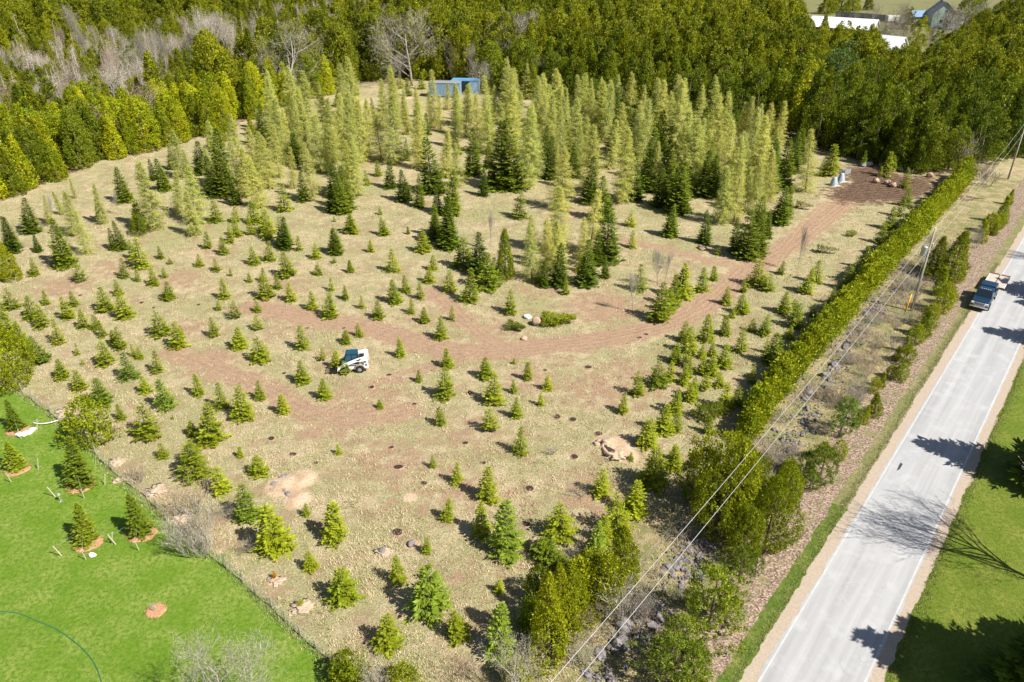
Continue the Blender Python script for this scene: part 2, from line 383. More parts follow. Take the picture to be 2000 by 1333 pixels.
def lawn_mat(name, c1, c2, c3):
    m, N, L, b = nodes(name); geo = N.new('ShaderNodeNewGeometry'); pos = geo.outputs['Position']
    f1 = noise_tex(N, L, .35, 4, .6, pos); f2 = noise_tex(N, L, 3.2, 5, .7, pos); f3 = noise_tex(N, L, 14, 3, .7, pos)
    c = mix(N, L, ramp(N, L, f2, .35, .65), c1, c2)
    c = mix(N, L, mth(N, L, 'MULTIPLY', ramp(N, L, f1, .42, .66), mth(N, L, 'MULTIPLY', ramp(N, L, f2, .40, .60), .75)), c, c3)
    c = mix(N, L, mth(N, L, 'MULTIPLY', ramp(N, L, f3, .5, .75), .35), c, c3)
    L.new(c, b.inputs['Base Color']); b.inputs['Roughness'].default_value = .8; setin(b, 'Specular IOR Level', .2)
    bump(N, L, b, mth(N, L, 'ADD', f3, mth(N, L, 'MULTIPLY', f2, .6)), .8, .12)
    return m
def sheet(name, outline, z, mat):
    """flat sheet with a ragged hand-cut outline given in metres"""
    o = []
    for a, c in zip(outline, outline[1:] + outline[:1]):
        a, c = Vector(a), Vector(c); n = max(1, int((c - a).length / .22)) if max(abs(a.x), abs(a.y), abs(c.x), abs(c.y)) < 140 else 1
        nrm = Vector((-(c - a).y, (c - a).x)).normalized()
        for i in range(n):
            p = a + (c - a) * (i / n); k = .22 * noise.noise(Vector((p.x * .9, p.y * .9, 3))) + .12 * noise.noise(Vector((p.x * 3, p.y * 3, 7))) + .03 * R(-1, 1)
            p = p + nrm * (k if n > 1 else 0); o.append((p.x, p.y, z))
    import bmesh
    bm = bmesh.new(); f = bm.faces.new([bm.verts.new(p) for p in o]); bmesh.ops.triangulate(bm, faces=[f])
    bmesh.ops.recalc_face_normals(bm, faces=bm.faces)
    if bm.faces and sum(f.normal.z for f in bm.faces) < 0: bmesh.ops.reverse_faces(bm, faces=bm.faces)
    me = bpy.data.meshes.new(name); bm.to_mesh(me); bm.free()
    return tag(obj(name, me, mat), kind='structure')
M['lawn'] = lawn_mat('mown_lawn', (.082, .162, .010), (.142, .248, .015), (.30, .33, .085))
M['lawn2'] = lawn_mat('roadside_lawn', (.085, .130, .010), (.132, .188, .014), (.24, .24, .05))
M['verge'] = lawn_mat('verge_grass', (.060, .110, .012), (.10, .165, .016), (.28, .25, .08))
M['dullverge'] = lawn_mat('dull_verge', (.14, .15, .05), (.24, .23, .09), (.38, .29, .2))
sheet('lawn', LAWN_POLY, .02, M['lawn'])
S0, S1 = -60, 700
# road: asphalt, gravel shoulders, white edge lines, verge, leaf-strewn ditch
m, N, L, b = nodes('pale_asphalt'); geo = N.new('ShaderNodeNewGeometry')
mp = N.new('ShaderNodeMapping'); mp.inputs['Rotation'].default_value = (0, 0, radians(38.71)); L.new(geo.outputs['Position'], mp.inputs['Vector'])
mp2 = N.new('ShaderNodeMapping'); mp2.inputs['Scale'].default_value = (1, .035, 1); L.new(mp.outputs[0], mp2.inputs['Vector'])
f1 = noise_tex(N, L, 1.3, 4, .6, mp2.outputs[0]); f2 = noise_tex(N, L, 26, 3, .8, geo.outputs['Position']); f3 = noise_tex(N, L, .5, 5, .6, geo.outputs['Position'])
f4 = noise_tex(N, L, 4, 5, .7, geo.outputs['Position'])
c = mix(N, L, ramp(N, L, f1, .33, .68), (.42, .42, .425), (.31, .31, .315))
c = mix(N, L, mth(N, L, 'MULTIPLY', ramp(N, L, f3, .5, .75), .5), c, (.52, .52, .52))
c = mix(N, L, mth(N, L, 'MULTIPLY', ramp(N, L, f2, .35, .75), .30), c, (.22, .22, .23))
c = mix(N, L, mth(N, L, 'MULTIPLY', ramp(N, L, f4, .62, .8), .35), c, (.24, .24, .24))
vc = N.new('ShaderNodeTexVoronoi'); vc.feature = 'DISTANCE_TO_EDGE'; vc.inputs['Scale'].default_value = .28
wv = N.new('ShaderNodeVectorMath'); wv.operation = 'MULTIPLY_ADD'; nv = N.new('ShaderNodeTexNoise'); nv.inputs['Scale'].default_value = 1.1; L.new(geo.outputs['Position'], nv.inputs['Vector'])
L.new(nv.outputs['Color'], wv.inputs[0]); wv.inputs[1].default_value = (1.6, 1.6, 0); L.new(geo.outputs['Position'], wv.inputs[2]); L.new(wv.outputs[0], vc.inputs['Vector'])
c = mix(N, L, mth(N, L, 'MULTIPLY', ramp(N, L, vc.outputs['Distance'], .012, .004), mth(N, L, 'MULTIPLY', ramp(N, L, f3, .45, .65), .38)), c, (.18, .18, .18))
L.new(c, b.inputs['Base Color']); b.inputs['Roughness'].default_value = .9; setin(b, 'Specular IOR Level', .25)
bump(N, L, b, f2, .5, .02)
M['asphalt'] = m
M['gravel'] = plain('shoulder_gravel', (.43, .36, .29), .95, var=.12, scale=9, spec=.2, c2=(.31, .25, .19))
m, N, L, b = nodes('leaf_litter'); geo = N.new('ShaderNodeNewGeometry')
vo = N.new('ShaderNodeTexVoronoi'); vo.inputs['Scale'].default_value = 7; L.new(geo.outputs['Position'], vo.inputs['Vector'])
sp = N.new('ShaderNodeSeparateColor'); L.new(vo.outputs['Color'], sp.inputs[0])
c = mix(N, L, sp.outputs[0], (.16, .105, .075), (.44, .33, .24))
c = mix(N, L, ramp(N, L, noise_tex(N, L, .7, 5, .7, geo.outputs['Position']), .52, .66), c, (.20, .20, .07))
c = mix(N, L, ramp(N, L, vo.outputs['Distance'], .5, .8), c, (.10, .07, .05))
L.new(c, b.inputs['Base Color']); b.inputs['Roughness'].default_value = .9
bump(N, L, b, sp.outputs[1], .8, .08)
M['litter'] = m
m, N, L, b = nodes('rough_strip'); geo = N.new('ShaderNodeNewGeometry'); pos = geo.outputs['Position']
n1 = noise_tex(N, L, .45, 5, .7, pos); n2 = noise_tex(N, L, 5, 5, .75, pos)
c = mix(N, L, ramp(N, L, n2, .35, .65), (.22, .165, .085), (.50, .40, .22))
c = mix(N, L, ramp(N, L, n1, .5, .66), c, (.23, .16, .12)); c = mix(N, L, ramp(N, L, n1, .58, .42), (.2, .2, .07), c)
L.new(c, b.inputs['Base Color']); b.inputs['Roughness'].default_value = .95; bump(N, L, b, n2, 1, .2)
M['rough'] = m
def strip(name, t0, t1, z, mat, s0=S0, s1=S1, amp=1.0):
    """band running along the road between two offsets from the left white line, both edges ragged"""
    ss = [v for v in list(np.arange(s0, 130, .25)) + list(np.arange(130, 170, 2.0)) + [250, 400, 700] if v < s1] + [s1]
    vs = []; fs = []
    for k, a in enumerate(ss):
        for q, t in enumerate((t0, (t0 + t1) / 2, t1)):
            w = 0 if q == 1 or a > 160 else amp * (.24 * noise.noise(Vector((a * .45, t * 3, 2))) + .13 * noise.noise(Vector((a * 1.7, t * 3, 8))) + .05 * R(-1, 1))
            x, y = road_pt(a, t + w); vs.append((x, y, z))
        if k: o = 3 * (k - 1); fs += [(o, o + 1, o + 4, o + 3), (o + 1, o + 2, o + 5, o + 4)]
    o = MB().add(vs, fs).build(name, mat)
    if o.data.polygons[0].normal.z < 0: o.data.flip_normals()
    return tag(o, kind='structure')
strip('rough_strip', -14.6, -4.2, .030, M['rough'], s1=140)
strip('ditch', -5.6, -1.5, .036, M['litter'], s1=170)
strip('grass_verge', -2.2, -.95, .044, M['dullverge'], s1=170)
strip('green_verge', -2.2, -.9, .048, M['verge'], s0=-60, s1=21)
strip('roadside_lawn', ROAD_W + .5, 60, .036, M['lawn2'])
strip('gravel_shoulder', -1.05, ROAD_W + .95, .052, M['gravel'])
road = strip('road', -.18, ROAD_W + .15, .060, M['asphalt'], amp=.55)
m, N, L, b = nodes('worn_white_paint'); geo = N.new('ShaderNodeNewGeometry')
c = mix(N, L, ramp(N, L, noise_tex(N, L, 1.2, 6, .75, geo.outputs['Position']), .46, .66), (.42, .42, .42), (.53, .52, .51))
L.new(c, b.inputs['Base Color']); b.inputs['Roughness'].default_value = .8
for t in (0.0, ROAD_W):
    mb = MB(); q = [road_pt(S0, t - .06), road_pt(S0, t + .06), road_pt(S1, t + .06), road_pt(S1, t - .06)]
    o = mb.add([(x, y, .0645) for x, y in q], [(0, 1, 2, 3)]).build('edge_line', m, road)
# tar patches on the road
M['tar'] = plain('tar', (.05, .05, .055), .7, var=.2); M['patch'] = plain('repaired_asphalt', (.37, .37, .38), .9, var=.06)
def flat_patch(name, outline, z, mat, parent=None):
    w = pts(outline); mb = MB(); mb.add([(x, y, z) for x, y in w], [tuple(range(len(w)))]); return mb.build(name, mat, parent)
def tri_area_up(o):
    me = o.data; 
    if me.polygons and me.polygons[0].normal.z < 0: me.flip_normals()
tri_area_up(flat_patch('repair_patch', [(1745, 930), (1757, 934), (1766, 925), (1768, 912), (1780, 906), (1793, 900), (1796, 888), (1782, 884), (1768, 890), (1763, 903), (1752, 916)], .0642, M['patch'], road))
tri_area_up(flat_patch('tar_patch', [(1751, 921), (1757, 918), (1763, 908), (1759, 905), (1755, 911)], .066, M['tar'], road))
# farmyard and far clearing
M['pasture'] = lawn_mat('pasture', (.12, .14, .05), (.20, .19, .08), (.27, .22, .13))
PAST = sheet('pasture', pts([(1480, 90), (1600, 110), (1680, 125), (1800, 125), (1930, 100), (2060, 90), (2200, 40), (2100, -50), (1500, -50)]), .05, M['pasture'])

# dry grass tufts standing on the field (uncountable)
n = 120000
rr = rng.random(n); ty = 33 + 112 * rr ** 1.3; tx = (rng.random(n) * 2 - 1) * (ty * .78 + 3)
TP = np.stack([tx, ty], 1)
so, mu, gr, sa_, _ = zones(TP); sd = (TP - ROAD_L) @ ROAD_N
cl = pnoise(TP, .5, 77) * .6 + pnoise(TP, 1.7, 5) * .4
keep = (~in_poly(TP, LAWN_POLY)) & (sd < -5) & (rng.random(n) > so * 1.05) & (mu < .25) & (sa_ < .35) & (cl > .42)
TP = TP[keep]; gr = gr[keep]; n = len(TP); k = 4
B = np.repeat(TP, k, 0) + rng.normal(0, .09, (n * k, 2)); az = rng.random(n * k) * 2 * pi; lean = rng.uniform(.15, 1.1, n * k); ln = rng.uniform(.14, .36, n * k)
D = np.stack([np.cos(az) * np.sin(lean), np.sin(az) * np.sin(lean), np.cos(lean)], 1)
Sd = np.stack([-np.sin(az), np.cos(az), np.zeros(n * k)], 1) * rng.uniform(.014, .036, n * k)[:, None]
P0 = np.column_stack([B, np.full(n * k, -.02)])
V = np.stack([P0 - Sd, P0 + Sd, P0 + D * ln[:, None]], 1)
strawc = np.array((.66, .55, .34)); strawd = np.array((.38, .29, .17)); grc = np.array((.25, .29, .09))
mixr = rng.random((n * k, 1)); cc = strawc * mixr + strawd * (1 - mixr)
isg = (rng.random(n * k) < np.repeat(.16 + .45 * gr + .35 * (pnoise(TP, .3, 13) > .55), k))[:, None]
cc = np.where(isg, grc * (.7 + .6 * mixr), cc)
m, N, L, b = nodes('dry_grass_blades'); a_ = N.new('ShaderNodeAttribute'); a_.attribute_name = 'tint'; L.new(a_.outputs['Color'], b.inputs['Base Color']); b.inputs['Roughness'].default_value = .8
tag(obj('dry_grass', fast_mesh('dry_grass', V.reshape(-1, 3), np.arange(3 * n * k).reshape(-1, 3), np.repeat(cc, 3, 0)), m), 'short straw coloured dry grass covering the tree field', 'grass', kind='stuff')

# grass blades creeping over the edges of lawn, verge and gravel (uncountable)
def blades(name, label, Pxy, col, hi, cat):
    n = len(Pxy); az = rng.random(n) * 2 * pi; lean = rng.uniform(.1, 1.0, n); ln = rng.uniform(.4, 1, n) * hi
    D = np.stack([np.cos(az) * np.sin(lean), np.sin(az) * np.sin(lean), np.cos(lean)], 1); Sd = np.stack([-np.sin(az), np.cos(az), 0 * az], 1) * rng.uniform(.012, .03, n)[:, None]
    P0 = np.column_stack([Pxy, np.full(n, .02)]); V = np.stack([P0 - Sd, P0 + Sd, P0 + D * ln[:, None]], 1); f = rng.uniform(.6, 1.2, (n, 1))
    tag(obj(name, fast_mesh(name, V.reshape(-1, 3), np.arange(3 * n).reshape(-1, 3), np.repeat(np.asarray(col)[rng.integers(0, len(col), n)] * f, 3, 0)), bpy.data.materials['dry_grass_blades']), label, cat, kind='stuff')
n = 26000; ss = rng.uniform(-8, 90, n) ; wob = .25 * (pnoise(np.column_stack([ss, ss * 0]), .8, 3) - .5)
tt = np.where(rng.random(n) < .5, -1.1 - np.abs(rng.normal(0, .35, n)) + wob, ROAD_W + .95 + np.abs(rng.normal(0, .4, n)) + wob)
blades('verge_grass', 'short green grass growing over both gravel edges of the road', ROAD_L + ss[:, None] * ROAD_D + tt[:, None] * ROAD_N, [(.12, .18, .02), (.17, .22, .03), (.32, .28, .12)], .22, 'grass')
lw = np.array(LAWN_W); seg = rng.integers(1, len(lw) - 1, 16000); f = rng.random((16000, 1)); LP = lw[seg] * (1 - f) + lw[np.minimum(seg + 1, len(lw) - 1)] * f + rng.normal(0, .22, (16000, 2))
blades('edge_grass', 'longer grass standing along the lawn fence', LP, [(.12, .26, .02), (.20, .30, .05), (.45, .38, .2)], .30, 'grass')

# ------------------------------------------------------------------ tree prototypes
def gauss(n, s=1.0): return rng.normal(0, s, (n, 3))
def trunk_mesh(h, r, n=7, wob=.0, top=.02):
    mb = MB(); k = 7
    pl = [(wob * sin(i * 1.3), wob * cos(i * 2.1) - wob, h * i / (k - 1)) for i in range(k)]
    mb.path(pl, [r * (1 - i / (k - 1)) ** .9 + top for i in range(k)], n); return mb.mesh('trunk', True)
def spruce_proto(H, Rad, whorls, seed, leaf=1.0, droop=.0, power=.85, base=.05, gap=0.0):
    g = np.random.default_rng(seed); P = []; D = []; Ls = []; W = []; Nn = []; T = []
    for w in range(whorls):
        t = w / whorls; z0 = H * (base + (1 - base) * t)
        Lb = Rad * (1 - t) ** power + .05 * H * (1 - t) * .3 + .07
        nb = int(5 + 3 * (1 - t)) + g.integers(0, 2); a0 = g.random() * 6.28
        for q in range(nb):
            if g.random() < gap: continue
            az = a0 + q * 2 * pi / nb + g.normal(0, .22); Lq = Lb * g.uniform(.68, 1.18); z = z0 + g.normal(0, H / whorls * .25)
            el = (-.12 - droop) * (1 - t) + .75 * t ** 2.2 + g.normal(0, .09); rad = np.array((cos(az), sin(az), 0)); sidev = np.array((-sin(az), cos(az), 0))
            nt = max(3, int(Lq / (.16 * leaf)) if Lq > .3 else 3); nt = min(nt, 9)
            tone = g.uniform(.82, 1.15)
            for j in range(nt):
                s = .22 + .78 * (j + g.random() * .6) / nt
                p = rad * Lq * s + np.array((0, 0, z + Lq * s * el + .18 * Lq * s * s))
                for sd_ in (-1, 1):
                    d = rad * cos(.75) + sidev * sd_ * sin(.75) + np.array((0, 0, .10 + g.normal(0, .14)))
                    l = (Lq * .40 * (1.12 - s) + .11 * leaf) * g.uniform(.8, 1.25)
                    P.append(p); D.append(d); Ls.append(l); W.append(max(.075 * leaf, .42 * l * g.uniform(.7, 1.1)))
                    Nn.append(np.array((0, 0, 1)) + rad * .35 + g.normal(0, .35, 3)); T.append(tone * g.uniform(.75, 1.2) * (1.22 if s > .75 else 1.0))
            p = rad * Lq * .86 + np.array((0, 0, z + Lq * .86 * el + .13 * Lq)); P.append(p); D.append(rad + np.array((0, 0, .25))); Ls.append(.2 * Lq + .12 * leaf); W.append(.10 * leaf); Nn.append(np.array((0, 0, 1.)) + g.normal(0, .3, 3)); T.append(1.3)
    P.append((0, 0, H * .94)); D.append((0, 0, 1)); Ls.append(H * .09); W.append(.05 * leaf); Nn.append((1, 0, 0)); T.append(1.2)
    return leaf_mesh('crown', P, D, Ls, W, Nn, T)
def cedar_proto(H, Rad, n, seed, leaf=.30, prof='cone', per=13, rag=.25, base=.02):
    """flame shaped plumes over a lumpy crown"""
    g = np.random.default_rng(seed)
    lob = [(g.random() * 6.28, g.uniform(0, 1), g.uniform(.4, 1)) for _ in range(14)]
    P = []; D = []; Ls = []; W = []; Nn = []; T = []
    for i in range(n):
        t = g.random() ** (1.25 if prof == 'cone' else 1.0)
        if prof == 'cone': rz = Rad * ((1 - t) ** .72) * (.86 + .14 * min(1, t * 8))
        elif prof == 'round': rz = Rad * sqrt(max(0.0, 1 - (max(0, t - .30) / .70) ** 2)) * (.80 + .20 * min(1, t * 4))
        else: rz = Rad * (.55 + .45 * min(1, t * 5)) * (1 - t ** 3.5)
        az = g.random() * 6.28
        k = 1 + rag * sum(a * math.exp(-((math.remainder(az - la, 6.283)) ** 2) / .18 - (t - lz) ** 2 / .02) for la, lz, a in lob) - .10
        inner = g.random() < .18
        rr_ = rz * k * (g.uniform(.45, .75) if inner else g.uniform(.82, 1.04))
        c = np.array((cos(az) * rr_, sin(az) * rr_, H * (base + (1 - base - .06) * t)))
        out = np.array((cos(az), sin(az), 0)); tone = g.uniform(.72, 1.25)
        up = unit(out * (.75 - .35 * t) + np.array((0, 0, .75 + .5 * t)) + g.normal(0, .18, 3))
        size = leaf * g.uniform(.8, 1.5)
        for j in range(per):
            o = g.normal(0, 1, 3); o = o - up * (o @ up) * .2
            p = c + o * size * .55 + up * size * g.uniform(-.6, 1.3)
            P.append(p); D.append(up + g.normal(0, .45, 3)); l = leaf * g.uniform(.7, 1.35); Ls.append(l); W.append(l * g.uniform(.42, .7))
            Nn.append(out + np.array((0, 0, .55)) + o * .35); T.append(tone * g.uniform(.75, 1.25))
    T = np.array(T); return leaf_mesh('crown', P, D, Ls, W, Nn, T)
def lump_proto(H, Rad, nl, seed, leaf=.34, prof='round', per=100, base=.03):
    """crown of separate leafy boughs with dark gaps between them"""
    g = np.random.default_rng(seed); P = []; D = []; Ls = []; W = []; Nn = []; T = []
    for i in range(nl):
        t = (i + g.random()) / nl; t = t ** (1.15 if prof == 'round' else 1.3)
        rz = Rad * ((1 - t) ** .75 if prof == 'cone' else sqrt(max(0, 1 - (max(0, t - .25) / .78) ** 2)))
        az = i * 2.39996 + g.normal(0, .5); out = np.array((cos(az), sin(az), 0)); rl = Rad * g.uniform(.26, .46) * (1.0 - .45 * t)
        c = out * max(0, rz - rl * .55) * g.uniform(.7, 1.12) + np.array((0, 0, H * (base + (.97 - base) * t) - rl * .4)); tone = g.uniform(.72, 1.22)
        for j in range(int(per * (.5 + .5 * (1 - t)))):
            o = unit(g.normal(0, 1, 3) + out * .8 + np.array((0, 0, .8))); p = c + o * rl * np.array((1, 1, 1.45)) * g.uniform(.6, 1.12)
            P.append(p); D.append(np.array((0, 0, .8)) + o * .6 + g.normal(0, .4, 3)); l = leaf * g.uniform(.7, 1.4); Ls.append(l); W.append(l * g.uniform(.4, .65)); Nn.append(o + g.normal(0, .4, 3)); T.append(tone * g.uniform(.78, 1.22))
    return leaf_mesh('crown', P, D, Ls, W, Nn, T)
def larch_proto(H, Rad, seed, dens=15, base=.06, whorls=46):
    g = np.random.default_rng(seed); P = []; D = []; Ls = []; W = []; Nn = []; T = []
    for w in range(whorls):
        t = w / whorls; z0 = H * (base + (1 - base) * t); Lb = Rad * (1 - t) ** .85 * (.6 + .4 * min(1, t * 6)) + .06
        for q in range(7):
            az = g.random() * 6.28; Lq = Lb * g.uniform(.6, 1.2); z = z0 + g.normal(0, .12); el = -.12 + .6 * t + g.normal(0, .14)
            rad = np.array((cos(az), sin(az), el)); sidev = np.array((-sin(az), cos(az), 0))
            P.append((0, 0, z)); D.append(rad); Ls.append(Lq); W.append(.05); Nn.append((g.normal(), g.normal(), 1.5)); T.append((.62, .56, .85))
            for j in range(max(3, int(dens * (.35 + .65 * (1 - t))))):
                s = g.uniform(.12, 1.05); p = rad * Lq * s + np.array((0, 0, z)) + g.normal(0, .07, 3)
                d = rad * .6 + sidev * g.normal(0, .9) + np.array((0, 0, g.normal(-.1, .5)))
                l = g.uniform(.22, .52); P.append(p); D.append(d); Ls.append(l); W.append(g.uniform(.03, .06)); Nn.append(g.normal(0, .7, 3) + (0, 0, 1.0) + rad * .3)
                f = g.uniform(.72, 1.2); T.append((f, f, f))
    P.append((0, 0, H * .95)); D.append((0, 0, 1)); Ls.append(H * .06); W.append(.06); Nn.append((1, 0, 0)); T.append((.9, .8, 1))
    return leaf_mesh('crown', P, D, Ls, W, Nn, np.array(T))
def bare_proto(H, seed, spread=.75, clear=.22, levels=4, nch=(7, 5, 4, 3), r0=.22, stems=1, up=.28):
    g = np.random.default_rng(seed); big = MB(); tw = dict(P=[], D=[], L=[], W=[], N=[])
    def limb(p, d, ln, r, lev):
        k = 5; pl = [Vector(p)]; d = Vector(d).normalized(); dirs = [d]
        for i in range(k - 1):
            d = (d + Vector(g.normal(0, .11, 3)) + Vector((0, 0, up * .22))).normalized(); pl.append(pl[-1] + d * ln / (k - 1)); dirs.append(d)
        if lev <= 1: big.path(pl, [r * (1 - .72 * i / (k - 1)) for i in range(k)], 6 if lev == 0 else 4)
        else:
            for a, b_ in zip(pl[:-1], pl[1:]):
                tw['P'].append(a); tw['D'].append(b_ - a); tw['L'].append((b_ - a).length * 1.05); tw['W'].append(max(.035 if H > 5 else .016, r * 2)); tw['N'].append(g.normal(0, 1, 3))
        if lev >= levels: return
        for c in range(nch[lev]):
            s = (clear + (1 - clear) * (c + g.random()) / nch[lev]) if lev == 0 else .25 + .75 * (c + g.random()) / nch[lev]
            i = min(k - 2, int(s * (k - 1))); f = s * (k - 1) - i; q = pl[i] + (pl[i + 1] - pl[i]) * f
            side = Vector(g.normal(0, 1, 3)); side = (side - dirs[i] * side.dot(dirs[i])).normalized()
            nd = (dirs[i] * (1 - spread * .55) + side * spread + Vector((0, 0, up))).normalized()
            limb(q, nd, ln * (.62 if lev == 0 else .56) * g.uniform(.75, 1.2) * (1.0 if lev else 1.15 - .5 * (s - clear)), r * .45, lev + 1)
    for s_ in range(stems):
        a = g.random() * 6.28; off = 0 if stems == 1 else .25
        limb((cos(a) * off, sin(a) * off, 0), (cos(a) * off * 1.6, sin(a) * off * 1.6, 1), H * (.62 if stems == 1 else .5) * g.uniform(.85, 1.1), r0, 0 if stems == 1 else 1)
    n = len(tw['P']); tint = g.uniform(.75, 1.15, n)
    crown = leaf_mesh('crown', [tuple(p) for p in tw['P']], [tuple(p) for p in tw['D']], tw['L'], tw['W'], tw['N'], tint)
    zmax = max((v.co.z for v in crown.vertices), default=H)
    tr = big.mesh('trunk', True) if big.v else None
    s = H / zmax; Mx = Matrix.Diagonal((s, s, s, 1)); crown.transform(Mx)
    if tr: tr.transform(Mx)
    return tr, crown
def snag_proto(H, seed):
    g = np.random.default_rng(seed); mb = MB(); mb.path([(0, 0, 0), (.1, 0, H * .5), (.05, .1, H)], [.13, .09, .02], 5)
    P = []; D = []; Ls = []; W = []; Nn = []
    for i in range(110):
        z = H * g.uniform(.15, .98); a = g.random() * 6.28; l = g.uniform(.4, 1.7) * (1 - .7 * z / H)
        P.append((.08, .03, z)); D.append((cos(a), sin(a), g.normal(0, .35))); Ls.append(l); W.append(.06); Nn.append(g.normal(0, 1, 3))
        for j in range(3):
            s = g.uniform(.3, 1); P.append((.08 + cos(a) * l * s, .03 + sin(a) * l * s, z)); D.append((cos(a + g.normal(0, .8)), sin(a + g.normal(0, .8)), g.normal(0, .6))); Ls.append(l * .5); W.append(.035); Nn.append(g.normal(0, 1, 3))
    return mb.mesh('trunk', True), leaf_mesh('crown', P, D, Ls, W, Nn, g.uniform(.8, 1.2, len(P)))

def with_mat(me, m):
    if me and not me.materials: me.materials.append(m)
    return me
PR = {}
def reg(kind, H, items): PR[kind] = (H, items)
reg('young_spruce', 3.5, [(with_mat(trunk_mesh(3.3, .06), M['bark']), with_mat(spruce_proto(3.5, rd, wh, 100 + i, 1.0 + .1 * (i % 4), dr, pw, .04, .04 * (i % 5)), M['spruce'])) for i, (rd, wh, dr, pw) in enumerate([(1.05, 18, 0, .8), (1.2, 17, .05, .75), (.95, 18, 0, .85), (1.1, 16, .1, .75), (1.0, 19, -.05, .85), (1.25, 18, 0, .85), (1.15, 14, -.1, .75), (1.05, 17, .08, .9), (.8, 16, .1, .7), (1.3, 13, -.12, .9), (1.0, 12, .0, 1.1), (.9, 20, .12, .7)])])
reg('fuzzy_pine', 3.5, [(with_mat(trunk_mesh(3.3, .06), M['bark']), with_mat(spruce_proto(3.5, 1.25, 9, 140 + i, 1.15, -.35, .7, .1, .12), M['spruce'])) for i in range(4)])
reg('tall_spruce', 10, [(with_mat(trunk_mesh(9.6, .16), M['bark']), with_mat(spruce_proto(10, rd, wh, 160 + i, 2.2, dr, .78, .02), M['tall_spruce'])) for i, (rd, wh, dr) in enumerate([(2.4, 34, .05), (2.2, 36, .1), (2.7, 33, 0), (2.3, 35, .12)])])
reg('larch', 12, [(with_mat(trunk_mesh(11.8, .15), M['pale_bark']), with_mat(larch_proto(12, rd, 180 + i, d), M['larch'])) for i, (rd, d) in enumerate([(3.0, 66), (2.6, 62), (3.3, 68), (2.5, 62), (2.9, 46), (2.3, 34)])])
reg('cedar_tree', 11, [(with_mat(trunk_mesh(10, .2), M['bark']), with_mat(lump_proto(11, rd, nl, 200 + i, .33, pf, int(per * 1.5)) if nl else cedar_proto(11, rd, 520, 200 + i, .29, pf, 15, .45), M['forest'])) for i, (rd, nl, pf, per) in enumerate([(2.6, 40, 'cone', 105), (2.8, 34, 'round', 120), (2.4, 0, 'cone', 0), (3.0, 38, 'round', 120), (2.2, 44, 'cone', 90), (2.6, 0, 'round', 0)])])
reg('mid_cedar', 7, [(with_mat(trunk_mesh(6.2, .14), M['bark']), with_mat(cedar_proto(7, rd, 700, 290 + i, .16, pf, 15, .7), M['cedar'])) for i, (rd, pf) in enumerate([(1.7, 'cone'), (1.5, 'cone'), (1.6, 'cone')])])
reg('hedge_cedar', 3, [(with_mat(trunk_mesh(2.7, .07), M['bark']), with_mat(cedar_proto(3, .85, 170, 220 + i, .19, 'col', 10, .25), M['cedar'])) for i in range(5)])
reg('young_cedar', 4, [(with_mat(trunk_mesh(3.6, .08), M['bark']), with_mat(cedar_proto(4, rd, 240, 240 + i, .19, pf, 11, .35), M['cedar'])) for i, (rd, pf) in enumerate([(1.0, 'cone'), (1.15, 'round'), (.9, 'cone'), (1.3, 'round')])])
reg('big_cedar', 8, [(with_mat(trunk_mesh(7, .25), M['bark']), with_mat(cedar_proto(8, rd, 1000, 260 + i, .18, 'round', 18, .5), M['cedar'])) for i, rd in enumerate([3.3, 2.8])])
reg('pine_tree', 6, [(with_mat(trunk_mesh(5.6, .14), M['bark']), with_mat(cedar_proto(6, 1.9, 230, 270 + i, .17, 'round', 26, .6, .12), M['pine'])) for i in range(3)])
tw, pb = M['twig'], M['pale_bark']
def bare(H, seed, mt=None, mb_=None, **kw):
    t, c = bare_proto(H, seed, **kw); return (with_mat(t, mb_ or pb), with_mat(c, mt or tw))
reg('bare_maple', 14, [bare(14, 300 + i, spread=.95, clear=.12, nch=(10, 7, 6, 4), r0=.19, up=.26) for i in range(3)])
reg('bare_poplar', 16, [bare(16, 310 + i, spread=.60, clear=.25, nch=(12, 7, 6, 4), r0=.17, up=.55) for i in range(3)])
reg('bare_shrub', 2.5, [bare(2.5, 320 + i, spread=.7, levels=3, nch=(0, 7, 6, 5), r0=.022, stems=10, up=.4) for i in range(3)])
reg('snag', 10, [tuple(with_mat(a, q) for a, q in zip(snag_proto(10, 330 + i), (pb, tw))) for i in range(3)])

# ------------------------------------------------------------------ placing trees
REG = []       # every repeated plant, labelled at the end from what stands around it
def plant(kind, name, x, y, h, wf=1.0, color=(1, 1, 1), tone='green', noun='tree', cat='tree', group=None, var=None, lm='field', parts=True, pick=None):
    if kind == 'young_cedar' and h > 5: kind = 'mid_cedar'
    H, items = PR[kind]; tr, cr = items[var if var is not None else random.randrange(len(items))]
    s = h / H; q = R(.92, 1.08); o = thing(name, None, cat, (x, y, 0), R(0, 6.28), group, (s * wf * q, s * wf / q, s))
    o.rotation_euler = (random.gauss(0, .045), random.gauss(0, .045), o.rotation_euler[2])
    if tr: obj('trunk', tr, None, o)
    c = obj('crown', cr, None, o); k = R(.88, 1.12)
    c.color = (min(1.6, color[0] * k), min(1.6, color[1] * k), color[2] * k, 1)
    u, v = proj(x, y, h * .4); REG.append(dict(o=o, u=u, v=v, h=h, tone=tone, noun=noun, lm=lm, kind=noun))
    return o
def plant_px(kind, name, u, v, hp, skirt=.10, **kw):
    """u,v the lowest foliage in the photograph, hp the height there"""
    vb = v - skirt * hp; x, y = at(u, vb); h = max(.4, height_at(u, vb, v - hp)); return plant(kind, name, x, y, h, **kw)
K = 2.8543
TONES = dict(g=((1, 1, 1), 'green'), y=((1.13, 1.12, .9), 'yellow-green'), b=((.78, .92, 1.5), 'blue-green'), d=((.74, .80, .8), 'dark green'))
